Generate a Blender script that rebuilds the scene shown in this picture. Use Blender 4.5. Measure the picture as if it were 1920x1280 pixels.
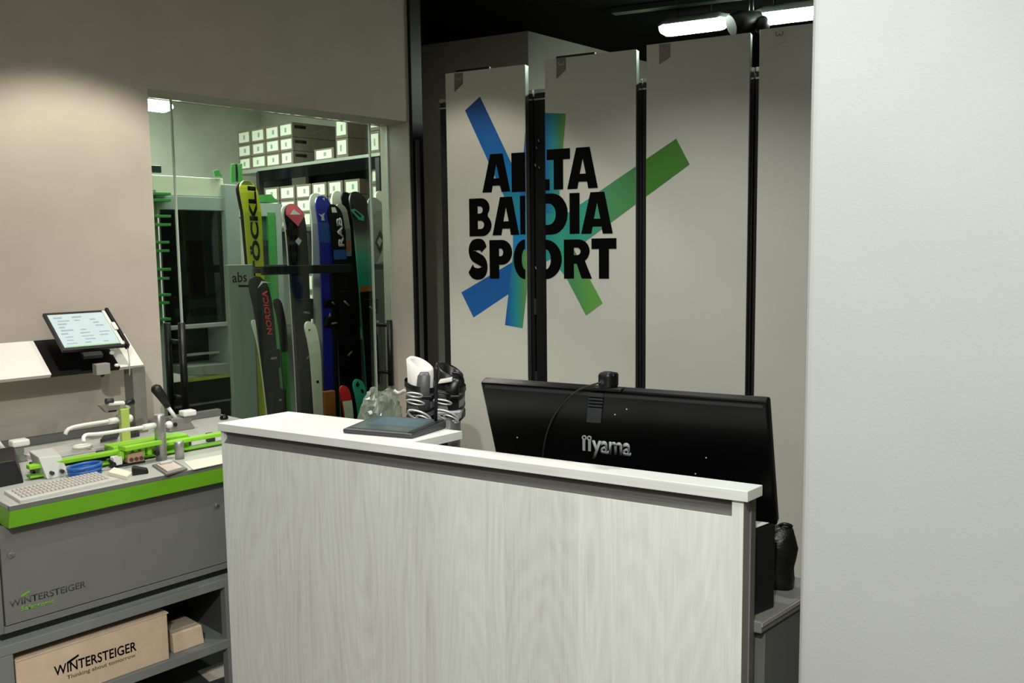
import bpy, bmesh, math, random
from mathutils import Vector, Matrix
random.seed(7)
for _o in list(bpy.data.objects): bpy.data.objects.remove(_o, do_unlink=True)
SC = bpy.context.scene
COL = SC.collection

# ------------------------------------------------------------------ camera
FPX, PIT, ROLL, CAMH = 1663.0, math.radians(5.902), math.radians(-0.709), 1.62
cam_d = bpy.data.cameras.new('camera'); cam = bpy.data.objects.new('camera', cam_d); COL.objects.link(cam)
cam_d.sensor_fit = 'HORIZONTAL'; cam_d.sensor_width = 36.0; cam_d.lens = 36.0 * FPX / 1920.0
cam_d.clip_start = 0.02; cam_d.clip_end = 100
_f = Vector((0, math.cos(PIT), -math.sin(PIT)))
_r0 = Vector((1, 0, 0)); _u0 = Vector((0, math.sin(PIT), math.cos(PIT)))
_r = _r0 * math.cos(ROLL) + _u0 * math.sin(ROLL)
_u = -_r0 * math.sin(ROLL) + _u0 * math.cos(ROLL)
_m = Matrix(((_r.x, _u.x, -_f.x, 0), (_r.y, _u.y, -_f.y, 0), (_r.z, _u.z, -_f.z, CAMH), (0, 0, 0, 1)))
cam.matrix_world = _m
SC.camera = cam

# ------------------------------------------------------------------ world, exposure
SC.view_settings.view_transform = 'Standard'; SC.view_settings.look = 'None'
SC.view_settings.exposure = 0.0; SC.view_settings.gamma = 1.0; SC.view_settings.use_curve_mapping = False
W = bpy.data.worlds.new('world'); SC.world = W; W.use_nodes = True
W.node_tree.nodes['Background'].inputs[0].default_value = (0.55, 0.57, 0.52, 1)
W.node_tree.nodes['Background'].inputs[1].default_value = 0.05

# ------------------------------------------------------------------ lamps of the rooms, and an added workshop fill
def area(name, loc, size, energy, col=(1, 1, 1), target=None, sy=None, spread=180):
    l = bpy.data.lights.new(name, 'AREA'); l.energy = energy; l.color = col; l.size = size
    l.spread = math.radians(spread)
    if sy: l.shape = 'RECTANGLE'; l.size_y = sy
    o = bpy.data.objects.new(name, l); COL.objects.link(o); o.location = loc
    if target is not None:
        o.rotation_euler = (Vector(target) - Vector(loc)).to_track_quat('-Z', 'Y').to_euler()
    return o
def spot(name, loc, target, energy, deg, blend=0.15, col=(1, 1, 1), r=0.03):
    l = bpy.data.lights.new(name, 'SPOT'); l.energy = energy; l.color = col
    l.spot_size = math.radians(deg); l.spot_blend = blend; l.shadow_soft_size = r
    o = bpy.data.objects.new(name, l); COL.objects.link(o); o.location = loc
    o.rotation_euler = (Vector(target) - Vector(loc)).to_track_quat('-Z', 'Y').to_euler()
    return o
WARM = (1.0, 0.93, 0.83); NEUT = (0.985, 1.0, 0.975); COOL = (0.93, 1.0, 0.95)
area('shop_ceiling_lamp_rear', (-0.5, -1.2, 2.96), 1.6, 66, NEUT, (-0.5, -1.0, 0), 1.2)
area('shop_ceiling_lamp_front', (0.1, 1.0, 2.96), 1.0, 24, NEUT, (0.1, 1.0, 0), 0.8)
spot('wall_downlight', (-1.17, 3.0, 2.95), (-1.25, 3.1, 0.0), 92, 98, 0.3, WARM)
spot('wall_downlight_far', (-0.45, 3.75, 2.95), (-0.50, 3.8, 0.0), 34, 96, 0.3, WARM)
spot('counter_downlight', (0.35, 2.85, 2.95), (0.37, 2.95, 0.0), 62, 116, 0.6, NEUT)
spot('counter_downlight_near', (-0.3, -0.5, 2.95), (-0.15, 1.6, 0.55), 290, 84, 0.6, NEUT)
area('workshop_lamp', (-2.4, 5.9, 2.80), 1.2, 46, COOL, (-2.4, 5.9, 0), 0.3)
area('workshop_lamp_right', (-1.45, 5.25, 2.80), 0.9, 14, COOL, (-1.45, 5.25, 0), 0.2)
area('added_fill_near_glass', (-1.62, 4.45, 2.80), 0.9, 7, COOL, (-1.62, 4.5, 0), 0.2)  # unseen fill light added to brighten the front faces behind the glass

# ------------------------------------------------------------------ frames
class Frame:
    """horizontal axes a (to the right) and b (away), turned about the vertical"""
    def __init__(s, deg):
        s.rot = math.radians(deg); s.c = math.cos(s.rot); s.s = math.sin(s.rot)
    def w(s, p): return Vector((s.c * p[0] - s.s * p[1], s.s * p[0] + s.c * p[1], p[2]))
    def l(s, v): return Vector((s.c * v[0] + s.s * v[1], -s.s * v[0] + s.c * v[1], v[2]))
    def _ray(s, px, py):
        d = _f + _r * ((px - 960) / FPX) - _u * ((py - 640) / FPX)
        return s.l(d)
    def onb(s, px, py, b):
        d = s._ray(px, py); t = b / d.y; return Vector((d.x * t, b, CAMH + d.z * t))
    def ona(s, px, py, a):
        d = s._ray(px, py); t = a / d.x; return Vector((a, d.y * t, CAMH + d.z * t))
    def onz(s, px, py, z):
        d = s._ray(px, py); t = (z - CAMH) / d.z; return Vector((d.x * t, d.y * t, z))
WF, CF, PF, MF, KF = Frame(47.4), Frame(-30.8), Frame(-27.0), Frame(-29.0), Frame(0)

# ------------------------------------------------------------------ materials
def lin(c):
    return tuple(((v / 255) / 12.92 if v / 255 <= 0.04045 else (((v / 255) + 0.055) / 1.055) ** 2.4) for v in c) + (1,)
MATS = {}
def mat(name, rgb, rough=0.5, metal=0.0, noise=0.0, nscale=20, bump=0.0, bscale=80, spec=0.5, emit=0, coat=0, stretch=None):
    if name in MATS: return MATS[name]
    m = bpy.data.materials.new(name); m.use_nodes = True; MATS[name] = m
    nt = m.node_tree; p = nt.nodes['Principled BSDF']
    p.inputs['Base Color'].default_value = lin(rgb); p.inputs['Roughness'].default_value = rough
    p.inputs['Metallic'].default_value = metal; p.inputs['Specular IOR Level'].default_value = spec
    if coat: p.inputs['Coat Weight'].default_value = coat
    if emit:
        p.inputs['Emission Color'].default_value = lin(rgb); p.inputs['Emission Strength'].default_value = emit
    if noise or bump:
        tc = nt.nodes.new('ShaderNodeTexCoord'); mp = nt.nodes.new('ShaderNodeMapping')
        nt.links.new(tc.outputs['Object'], mp.inputs[0])
        if stretch: mp.inputs['Scale'].default_value = stretch
    if noise:
        n = nt.nodes.new('ShaderNodeTexNoise'); n.inputs['Scale'].default_value = nscale; n.inputs['Detail'].default_value = 5
        nt.links.new(mp.outputs[0], n.inputs['Vector'])
        r = nt.nodes.new('ShaderNodeValToRGB')
        r.color_ramp.elements[0].position = 0.3; r.color_ramp.elements[1].position = 0.7
        r.color_ramp.elements[0].color = lin([max(0, v * (1 - noise)) for v in rgb])
        r.color_ramp.elements[1].color = lin([min(255, v * (1 + noise)) for v in rgb])
        nt.links.new(n.outputs['Fac'], r.inputs[0]); nt.links.new(r.outputs[0], p.inputs['Base Color'])
    if bump:
        n2 = nt.nodes.new('ShaderNodeTexNoise'); n2.inputs['Scale'].default_value = bscale; n2.inputs['Detail'].default_value = 4
        nt.links.new(mp.outputs[0], n2.inputs['Vector'])
        b = nt.nodes.new('ShaderNodeBump'); b.inputs['Strength'].default_value = bump; b.inputs['Distance'].default_value = 0.01
        nt.links.new(n2.outputs['Fac'], b.inputs['Height']); nt.links.new(b.outputs[0], p.inputs['Normal'])
    return m
def mat_ramp(name, axis, x0, x1, stops, rough=0.45):
    """print whose colour runs along one local axis of the object"""
    if name in MATS: return MATS[name]
    m = bpy.data.materials.new(name); m.use_nodes = True; MATS[name] = m
    nt = m.node_tree; p = nt.nodes['Principled BSDF']; p.inputs['Roughness'].default_value = rough
    tc = nt.nodes.new('ShaderNodeTexCoord'); sx = nt.nodes.new('ShaderNodeSeparateXYZ')
    mr = nt.nodes.new('ShaderNodeMapRange'); r = nt.nodes.new('ShaderNodeValToRGB')
    mr.inputs['From Min'].default_value = x0; mr.inputs['From Max'].default_value = x1
    nt.links.new(tc.outputs['Object'], sx.inputs[0]); nt.links.new(sx.outputs[axis], mr.inputs['Value'])
    nt.links.new(mr.outputs[0], r.inputs[0]); nt.links.new(r.outputs[0], p.inputs['Base Color'])
    e = r.color_ramp.elements
    e[0].position, e[0].color = stops[0][0], lin(stops[0][1]); e[1].position, e[1].color = stops[-1][0], lin(stops[-1][1])
    for q, c in stops[1:-1]:
        x = e.new(q); x.color = lin(c)
    return m
def mat_glass(name, tint, gloss=1.0, rough=0.0, alpha_mix=0.0, white=(200, 210, 200)):
    if name in MATS: return MATS[name]
    m = bpy.data.materials.new(name); m.use_nodes = True; MATS[name] = m
    nt = m.node_tree; nt.nodes.clear()
    out = nt.nodes.new('ShaderNodeOutputMaterial'); tr = nt.nodes.new('ShaderNodeBsdfTransparent')
    tr.inputs[0].default_value = lin(tint)
    gl = nt.nodes.new('ShaderNodeBsdfGlossy'); gl.inputs['Roughness'].default_value = rough
    fr = nt.nodes.new('ShaderNodeFresnel'); fr.inputs[0].default_value = 1.45
    mu = nt.nodes.new('ShaderNodeMath'); mu.operation = 'MULTIPLY'; mu.inputs[1].default_value = gloss
    mx = nt.nodes.new('ShaderNodeMixShader')
    nt.links.new(fr.outputs[0], mu.inputs[0]); nt.links.new(mu.outputs[0], mx.inputs[0])
    nt.links.new(tr.outputs[0], mx.inputs[1]); nt.links.new(gl.outputs[0], mx.inputs[2])
    last = mx
    if alpha_mix:
        df = nt.nodes.new('ShaderNodeBsdfDiffuse'); df.inputs[0].default_value = lin(white)
        m2 = nt.nodes.new('ShaderNodeMixShader'); m2.inputs[0].default_value = alpha_mix
        nt.links.new(mx.outputs[0], m2.inputs[1]); nt.links.new(df.outputs[0], m2.inputs[2]); last = m2
    nt.links.new(last.outputs[0], out.inputs[0])
    return m
def mat_wood(name, vertical=True):
    """white-washed wood laminate: boards of slightly different tone, fine grain, a few knots"""
    m = bpy.data.materials.new(name); m.use_nodes = True; MATS[name] = m
    nt = m.node_tree; N = nt.nodes; Lk = nt.links; p = N['Principled BSDF']; p.inputs['Roughness'].default_value = 0.5
    tc = N.new('ShaderNodeTexCoord'); sep = N.new('ShaderNodeSeparateXYZ'); Lk.new(tc.outputs['Object'], sep.inputs[0])
    ax, al = (0, 2) if vertical else (2, 0)
    # boards
    dv = N.new('ShaderNodeMath'); dv.operation = 'DIVIDE'; dv.inputs[1].default_value = 0.205; Lk.new(sep.outputs[ax], dv.inputs[0])
    fl = N.new('ShaderNodeMath'); fl.operation = 'FLOOR'; Lk.new(dv.outputs[0], fl.inputs[0])
    wn = N.new('ShaderNodeTexWhiteNoise'); wn.noise_dimensions = '1D'; Lk.new(fl.outputs[0], wn.inputs['W'])
    # coordinates with a board offset, stretched along the grain
    of = N.new('ShaderNodeMath'); of.operation = 'MULTIPLY'; of.inputs[1].default_value = 7.3; Lk.new(wn.outputs['Value'], of.inputs[0])
    ad = N.new('ShaderNodeMath'); ad.operation = 'ADD'; Lk.new(sep.outputs[al], ad.inputs[0]); Lk.new(of.outputs[0], ad.inputs[1])
    cb = N.new('ShaderNodeCombineXYZ')
    Lk.new(sep.outputs[ax], cb.inputs[0]); Lk.new(ad.outputs[0], cb.inputs[1]); Lk.new(of.outputs[0], cb.inputs[2])
    mp = N.new('ShaderNodeMapping'); mp.inputs['Scale'].default_value = (26, 1.5, 1); Lk.new(cb.outputs[0], mp.inputs[0])
    n1 = N.new('ShaderNodeTexNoise'); n1.inputs['Scale'].default_value = 1.0; n1.inputs['Detail'].default_value = 6; n1.inputs['Distortion'].default_value = 0.9
    Lk.new(mp.outputs[0], n1.inputs['Vector'])
    mp2 = N.new('ShaderNodeMapping'); mp2.inputs['Scale'].default_value = (150, 3.2, 1); Lk.new(cb.outputs[0], mp2.inputs[0])
    n2 = N.new('ShaderNodeTexNoise'); n2.inputs['Scale'].default_value = 1.0; n2.inputs['Detail'].default_value = 3; n2.inputs['Distortion'].default_value = 1.2
    Lk.new(mp2.outputs[0], n2.inputs['Vector'])
    # flame figure: rings around stretched centres
    mp3 = N.new('ShaderNodeMapping'); mp3.inputs['Scale'].default_value = (7.0, 1.1, 1); Lk.new(cb.outputs[0], mp3.inputs[0])
    vo = N.new('ShaderNodeTexVoronoi'); vo.inputs['Scale'].default_value = 0.75; Lk.new(mp3.outputs[0], vo.inputs['Vector'])
    nd = N.new('ShaderNodeTexNoise'); nd.inputs['Scale'].default_value = 1.6; Lk.new(mp3.outputs[0], nd.inputs['Vector'])
    sm = N.new('ShaderNodeMath'); sm.operation = 'MULTIPLY_ADD'; sm.inputs[1].default_value = 0.35; Lk.new(nd.outputs['Fac'], sm.inputs[0]); Lk.new(vo.outputs['Distance'], sm.inputs[2])
    rg = N.new('ShaderNodeMath'); rg.operation = 'MULTIPLY'; rg.inputs[1].default_value = 75; Lk.new(sm.outputs[0], rg.inputs[0])
    sn = N.new('ShaderNodeMath'); sn.operation = 'SINE'; Lk.new(rg.outputs[0], sn.inputs[0])
    kn = N.new('ShaderNodeMapRange'); kn.inputs['From Min'].default_value = 0.03; kn.inputs['From Max'].default_value = 0.10
    kn.inputs['To Min'].default_value = 1; kn.inputs['To Max'].default_value = 0; Lk.new(vo.outputs['Distance'], kn.inputs['Value'])
    # tone
    def madd(a, k, b):
        x = N.new('ShaderNodeMath'); x.operation = 'MULTIPLY_ADD'; x.inputs[1].default_value = k
        Lk.new(a, x.inputs[0])
        if isinstance(b, float): x.inputs[2].default_value = b
        else: Lk.new(b, x.inputs[2])
        return x.outputs[0]
    t = madd(n1.outputs['Fac'], 0.40, 0.16)
    t = madd(n2.outputs['Fac'], 0.52, t)
    t = madd(sn.outputs[0], 0.055, t)
    t = madd(wn.outputs['Value'], 0.20, t)
    t = madd(kn.outputs[0], -0.22, t)
    r = N.new('ShaderNodeValToRGB'); Lk.new(t, r.inputs[0]); e = r.color_ramp.elements
    e[0].position, e[0].color = 0.30, lin((186, 184, 174)); e[1].position, e[1].color = 1.0, lin((232, 234, 226))
    x = e.new(0.62); x.color = lin((214, 215, 207))
    Lk.new(r.outputs[0], p.inputs['Base Color'])
    b = N.new('ShaderNodeBump'); b.inputs['Strength'].default_value = 0.12; b.inputs['Distance'].default_value = 0.002
    Lk.new(n2.outputs['Fac'], b.inputs['Height']); Lk.new(b.outputs[0], p.inputs['Normal'])
    return m

WALLM = mat('wall_paint', (186, 177, 163), 0.85, noise=0.02, nscale=6, bump=0.06, bscale=260)
GREYW = mat('grey_plaster', (172, 166, 154), 0.9, noise=0.03, nscale=5, bump=0.05, bscale=200)
BROWNW = mat('brown_plaster', (128, 118, 104), 0.9, noise=0.03, nscale=5)
PILLAR = mat('pillar_paint', (174, 176, 171), 0.75, noise=0.012, nscale=4, bump=0.05, bscale=180)
BLACKC = mat('black_ceiling', (6, 6, 6), 0.9, noise=0.2, nscale=4, spec=0.1)
WHITEC = mat('ceiling_paint', (205, 202, 194), 0.9)
CONCR = mat('workshop_concrete', (192, 191, 178), 0.9, noise=0.06, nscale=3, bump=0.08, bscale=60)
FLOORM = mat('floor_stone', (95, 90, 84), 0.5, noise=0.15, nscale=5)
WOODV = mat_wood('whitewashed_wood', True); WOODH = mat_wood('whitewashed_wood_lengthwise', False)
SLOTM = mat('slot_profile', (100, 100, 94), 0.45, metal=0.2, noise=0.08, nscale=3, stretch=(2, 60, 60))
BLACK = mat('black_plastic', (14, 14, 15), 0.45)
BLACKG = mat('black_gloss', (5, 5, 6), 0.3, spec=0.3)
BLACKM = mat('black_metal', (16, 16, 17), 0.4, metal=0.2)
DARKG = mat('dark_grey', (52, 54, 55), 0.5)
GREYM = mat('grey_sheet', (112, 112, 107), 0.5, noise=0.015, nscale=10)
GREYD = mat('grey_desk', (112, 112, 106), 0.5, noise=0.03, nscale=14)
LGREY = mat('light_grey', (196, 196, 188), 0.5)
WHITEP = mat('white_plastic', (228, 228, 218), 0.4)
STEEL = mat('brushed_steel', (170, 170, 166), 0.38, metal=0.75, noise=0.05, nscale=10, stretch=(1, 1, 40))
ALU = mat('aluminium', (200, 205, 200), 0.25, metal=1.0)
LIME = mat('lime_green', (140, 205, 45), 0.4)
LIMED = mat('trim_green', (112, 178, 32), 0.4)
MGREEN = mat('machine_green', (74, 160, 78), 0.45)
MBODY = mat('machine_body', (172, 186, 178), 0.45)
MDARK = mat('machine_window', (20, 25, 26), 0.12)
PANELM = mat('door_laminate', (188, 188, 175), 0.3, noise=0.01, nscale=4)
CARD = mat('cardboard', (205, 180, 152), 0.8, noise=0.03, nscale=30)
CARDD = mat('box_brown', (108, 98, 85), 0.8, noise=0.05, nscale=12)
LABELM = mat('label_paper', (215, 216, 200), 0.7)
INK = mat('ink', (4, 4, 4), 0.8, spec=0.05)
INKG = mat('ink_grey', (70, 70, 68), 0.6)
RED = mat('red_print', (215, 32, 36), 0.5)
BLUE = mat('ski_blue', (24, 34, 150), 0.35)
BLUE2 = mat('ski_mid_blue', (26, 80, 160), 0.35)
YELLOW = mat('ski_yellow', (196, 205, 30), 0.35)
PINK = mat('ski_pink', (235, 95, 115), 0.4)
TEALM = mat('ski_teal', (50, 165, 140), 0.4)
ORANGE = mat('wood_orange', (165, 95, 40), 0.6, noise=0.1, nscale=10)
SKIW = mat('ski_white', (225, 222, 205), 0.4)
SKIG = mat('ski_grey', (140, 150, 142), 0.45)
HOSE = mat('hose_blue', (40, 95, 170), 0.35)
LAMPM = mat('tube_glow', (235, 255, 238), 0.5, emit=60)
SCREEN = mat('screen_glow', (178, 196, 200), 0.3, emit=0.22)
GLASS = mat_glass('door_glass', (240, 247, 241), 0.8)
GEDGE = mat('glass_edge', (205, 216, 204), 0.15, spec=0.8)
BAGM = mat_glass('clear_plastic', (235, 240, 232), 1.2, 0.18, 0.24, (190, 200, 184))

# ------------------------------------------------------------------ mesh helpers
def BM(): return bmesh.new()
def box(bm, a0, a1, b0, b1, z0, z1, bev=0.0, seg=2):
    a0, a1 = min(a0, a1), max(a0, a1); b0, b1 = min(b0, b1), max(b0, b1); z0, z1 = min(z0, z1), max(z0, z1)
    t = bmesh.new()
    bmesh.ops.create_cube(t, size=1.0)
    bmesh.ops.scale(t, vec=(a1 - a0, b1 - b0, z1 - z0), verts=t.verts)
    bmesh.ops.translate(t, vec=((a0 + a1) / 2, (b0 + b1) / 2, (z0 + z1) / 2), verts=t.verts)
    if bev: bmesh.ops.bevel(t, geom=t.edges[:], offset=bev, segments=seg, affect='EDGES', profile=0.5)
    merge(bm, t); return bm
def merge(bm, t, mtx=None):
    me = bpy.data.meshes.new('t'); t.to_mesh(me); t.free()
    if mtx is not None: me.transform(mtx)
    bm.from_mesh(me); bpy.data.meshes.remove(me)
def hexa(bm, p, bev=0.0):
    """p: four bottom corners then four top corners"""
    t = bmesh.new(); v = [t.verts.new(q) for q in p]
    for f in ((3, 2, 1, 0), (4, 5, 6, 7), (0, 1, 5, 4), (1, 2, 6, 5), (2, 3, 7, 6), (3, 0, 4, 7)): t.faces.new([v[i] for i in f])
    bmesh.ops.recalc_face_normals(t, faces=t.faces)
    if bev: bmesh.ops.bevel(t, geom=t.edges[:], offset=bev, segments=2, affect='EDGES', profile=0.5)
    merge(bm, t); return bm
def extr(bm, pts, vec, bev=0.0):
    """closed planar loop extruded along vec"""
    t = bmesh.new(); vec = Vector(vec); pts = [Vector(q) for q in pts]; n = len(pts)
    A = [t.verts.new(q) for q in pts]; B = [t.verts.new(q + vec) for q in pts]
    t.faces.new(A); t.faces.new(B[::-1])
    for i in range(n): t.faces.new((A[i], B[i], B[(i + 1) % n], A[(i + 1) % n]))
    bmesh.ops.recalc_face_normals(t, faces=t.faces)
    if bev: bmesh.ops.bevel(t, geom=t.edges[:], offset=bev, segments=2, affect='EDGES', profile=0.5)
    merge(bm, t); return bm
def tube(bm, pts, r, n=10, caps=True):
    pts = [Vector(q) for q in pts]; rs = r if isinstance(r, (list, tuple)) else [r] * len(pts)
    t = bmesh.new(); rings = []; up = None
    for i, q in enumerate(pts):
        d = (pts[min(i + 1, len(pts) - 1)] - pts[max(i - 1, 0)]).normalized()
        if up is None: up = Vector((0, 0, 1)) if abs(d.z) < 0.9 else Vector((1, 0, 0))
        s = d.cross(up)
        if s.length < 1e-5: s = d.orthogonal()
        s.normalize(); up = s.cross(d).normalized()
        rings.append([t.verts.new(q + (s * math.cos(2 * math.pi * k / n) + up * math.sin(2 * math.pi * k / n)) * rs[i]) for k in range(n)])
    for i in range(len(rings) - 1):
        for k in range(n):
            f = t.faces.new((rings[i][k], rings[i][(k + 1) % n], rings[i + 1][(k + 1) % n], rings[i + 1][k])); f.smooth = True
    if caps: t.faces.new(rings[0][::-1]); t.faces.new(rings[-1])
    bmesh.ops.recalc_face_normals(t, faces=t.faces)
    merge(bm, t); return bm
def ball(bm, c, r, seg=16, ring=10):
    t = bmesh.new(); bmesh.ops.create_uvsphere(t, u_segments=seg, v_segments=ring, radius=1)
    r = r if isinstance(r, (tuple, list)) else (r, r, r)
    bmesh.ops.scale(t, vec=r, verts=t.verts); bmesh.ops.translate(t, vec=c, verts=t.verts)
    for f in t.faces: f.smooth = True
    merge(bm, t); return bm
def loft(bm, rings, close=True, caps=True, smooth=True):
    t = bmesh.new(); R = [[t.verts.new(q) for q in r] for r in rings]; n = len(R[0])
    for i in range(len(R) - 1):
        for k in range(n if close else n - 1):
            f = t.faces.new((R[i][k], R[i][(k + 1) % n], R[i + 1][(k + 1) % n], R[i + 1][k])); f.smooth = smooth
    if caps and close: t.faces.new(R[0][::-1]); t.faces.new(R[-1])
    bmesh.ops.recalc_face_normals(t, faces=t.faces)
    merge(bm, t); return bm
def arc(p0, p1, p2, n=10):
    p0, p1, p2 = Vector(p0), Vector(p1), Vector(p2)
    return [p0 * (1 - t) ** 2 + p1 * 2 * t * (1 - t) + p2 * t * t for t in [i / n for i in range(n + 1)]]
def flat2d(loops):
    """filled 2D outline(s) with holes -> bmesh in the xy plane"""
    cu = bpy.data.curves.new('t', 'CURVE'); cu.dimensions = '2D'; cu.fill_mode = 'BOTH'
    for lp in loops:
        s = cu.splines.new('POLY'); s.points.add(len(lp) - 1); s.use_cyclic_u = True
        for q, v in zip(s.points, lp): q.co = (v[0], v[1], 0, 1)
    return _cu2bm(cu)
def _cu2bm(cu):
    o = bpy.data.objects.new('t', cu); COL.objects.link(o)
    dg = bpy.context.evaluated_depsgraph_get(); dg.update()
    me = bpy.data.meshes.new_from_object(o.evaluated_get(dg))
    t = bmesh.new(); t.from_mesh(me)
    bpy.data.objects.remove(o); bpy.data.curves.remove(cu); bpy.data.meshes.remove(me)
    bmesh.ops.remove_doubles(t, verts=t.verts, dist=1e-6)
    return t
def text2d(s, bold=0.0, sp=1.0):
    cu = bpy.data.curves.new('t', 'FONT'); cu.body = s; cu.size = 1; cu.offset = bold; cu.space_character = sp; cu.resolution_u = 3
    return _cu2bm(cu)
def fit(t, P, U, V, thick=0.0012, box_=None):
    """fit the 2D shape t's bounding box (or box_) to the corner P and the edges U, V; raise it a little off the surface"""
    P, U, V = Vector(P), Vector(U), Vector(V)
    xs = [v.co.x for v in t.verts]; ys = [v.co.y for v in t.verts]
    x0, x1, y0, y1 = box_ or (min(xs), max(xs), min(ys), max(ys))
    n = U.cross(V).normalized() * thick
    r = bmesh.ops.extrude_face_region(t, geom=t.faces[:])
    top = [g for g in r['geom'] if isinstance(g, bmesh.types.BMVert)]; ts = set(top)
    for v in t.verts:
        q = P + U * ((v.co.x - x0) / (x1 - x0)) + V * ((v.co.y - y0) / (y1 - y0))
        v.co = q + (n if v in ts else Vector((0, 0, 0)))
    bmesh.ops.recalc_face_normals(t, faces=t.faces)
    return t

# ------------------------------------------------------------------ objects
def _obj(name, bm, m, origin, smooth=False):
    me = bpy.data.meshes.new(name)
    bmesh.ops.translate(bm, vec=-Vector(origin), verts=bm.verts)
    bm.to_mesh(me); bm.free(); me.materials.append(m)
    if smooth:
        for p in me.polygons: p.use_smooth = True
    o = bpy.data.objects.new(name, me); COL.objects.link(o); return o
class Thing:
    def __init__(s, name, label, cat, fr, origin, group=None, kind=None):
        s.fr, s.o = fr, Vector(origin)
        s.e = bpy.data.objects.new(name, None); COL.objects.link(s.e); s.e.empty_display_size = 0.05
        s.e.location = fr.w(origin); s.e.rotation_euler = (0, 0, fr.rot)
        if kind: s.e['kind'] = kind
        else: s.e['label'] = label; s.e['category'] = cat
        if group: s.e['group'] = group
    def part(s, name, bm, m, parent=None, label=None, smooth=False, kind=None):
        o = _obj(name, bm, m, s.o, smooth); o.parent = parent or s.e
        if label: o['label'] = label
        if kind: o['kind'] = kind
        return o
def single(name, bm, m, label, cat, fr, origin, group=None, smooth=False):
    o = _obj(name, bm, m, origin, smooth); o.location = fr.w(origin); o.rotation_euler = (0, 0, fr.rot)
    o['label'] = label; o['category'] = cat
    if group: o['group'] = group
    return o
def struct(name, bm, m, fr=KF, origin=(0, 0, 0), smooth=False):
    o = _obj(name, bm, m, origin, smooth); o.location = fr.w(origin); o.rotation_euler = (0, 0, fr.rot)
    o['kind'] = 'structure'; return o

# ================================================================== STRUCTURE
ZC = 2.97                                     # ceiling height
WB = 3.65                                     # front of the left wall (frame WF)
A0, ATOP = 1.757, 2.303                       # opening: left jamb, head
AE = 3.178                                    # opening: right reveal / end of the wall
GB = 3.825                                    # plane of the glass doors
struct('floor', box(BM(), -5, 4, -3, 10, -0.06, 0), FLOORM)
struct('ceiling', box(BM(), -5, 4, -3, 4.72, ZC, ZC + 0.06), WHITEC)
bm = BM()
extr(bm, [(-0.56, 4.72, ZC), (4, 4.72, ZC), (4, 10, ZC), (-0.62, 10, ZC)], (0, 0, 0.06))
struct('ceiling_recess', bm, BLACKC)
bm = BM()                                     # left wall with the door opening
box(bm, -3.2, A0, WB, WB + 0.24, 0, ZC)
box(bm, A0, AE, WB, WB + 0.24, ATOP, ZC)
box(bm, AE, AE + 0.03, WB, WB + 0.24, 0, ZC)
struct('wall_left', bm, WALLM, WF)
struct('wall_rear', box(BM(), -5, 4, -3.1, -3, 0, ZC), WALLM)
struct('wall_side', box(BM(), 3.0, 3.1, -3, 4.7, 0, ZC), WALLM)
bm = BM(); box(bm, -0.246, 1.9, 1.621, 1.86, 0, ZC, 0.012, 3)
struct('wall_right', bm, PILLAR, PF)
# grey pier and walls of the recess behind the pull-out racks
cz = PF.onz(990, 58, ZC)
c0 = PF.w(cz); c1 = PF.w(PF.onb(780, 86, cz.y)); d2 = Vector((0.677, 0.736, 0))
bm = BM()
extr(bm, [(c1.x, c1.y, 0), (c0.x, c0.y, 0), tuple((c0 + d2 * 3.2).xy) + (0,), tuple((c0 + d2 * 3.2 + Vector((-0.4, 0.3, 0))).xy) + (0,), (c1.x + 0.1, c1.y + 0.8, 0)], (0, 0, ZC))
struct('wall_recess', bm, GREYW)
bm = BM(); extr(bm, [(-0.545, 4.93, 0), (-0.505, 4.93, 0), (c1.x + 0.02, c1.y + 0.05, 0), (c1.x - 0.10, c1.y + 0.05, 0)], (0, 0, ZC))
struct('wall_partition', bm, BROWNW)
struct('wall_recess_right', box(BM(), 2.95, 3.05, 4.7, 9, 0, ZC), BLACKC)
# black upright at the end of the wall with a bare metal strip
pl = WF.onb(767.5, 20, WB - 0.02).x; pr_ = WF.onb(788.5, 20, WB - 0.02).x
t = Thing('trim_1', '', '', WF, ((pl + pr_) / 2, WB, 0), kind='structure')
t.part('upright', box(BM(), pl, pr_, WB - 0.02, WB + 0.10, 0, ZC - 0.002, 0.003), BLACKM)
s0 = WF.onb(779.5, 262, WB - 0.024); s1 = WF.onb(786, 262, WB - 0.024)
t.part('metal_strip', box(BM(), s0.x, s1.x, WB - 0.026, WB - 0.019, 0.3, s0.z, 0.001), mat('strip_metal', (120, 122, 118), 0.4, metal=0.6), label='bare grey metal strip')

# workshop shell behind the glass
struct('wall_workshop_back', box(BM(), 0.9, 4.5, 6.9, 7.0, 0, ZC), CONCR, WF)
struct('wall_workshop_end', box(BM(), 4.32, 4.42, 4.95, 6.9, 0, ZC), CONCR, WF)
struct('wall_workshop_near', box(BM(), 0.8, 0.9, 3.9, 7.0, 0, ZC), CONCR, WF)
e0, e1, e2 = WF.w((4.40, 5.0, 0)), WF.w((4.40, 6.95, 0)), WF.w((0.85, 6.95, 0)); e3 = WF.w((0.85, 3.9, 0))
bm = BM(); extr(bm, [(-0.56, 4.96, ZC - 0.12), (c1.x - 0.07, c1.y, ZC - 0.12), (e0.x, e0.y, ZC - 0.12), (e1.x, e1.y, ZC - 0.12), (e2.x, e2.y, ZC - 0.12), (e3.x, e3.y, ZC - 0.12)], (0, 0, 0.06))
struct('ceiling_workshop', bm, CONCR)
bm = BM(); extr(bm, [(c1.x - 0.1, c1.y + 0.06, 0), (c1.x - 0.02, c1.y + 0.06, 0), (e0.x + 0.06, e0.y, 0), (e0.x - 0.02, e0.y, 0)], (0, 0, ZC))
struct('wall_workshop_corner', bm, CONCR)

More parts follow.
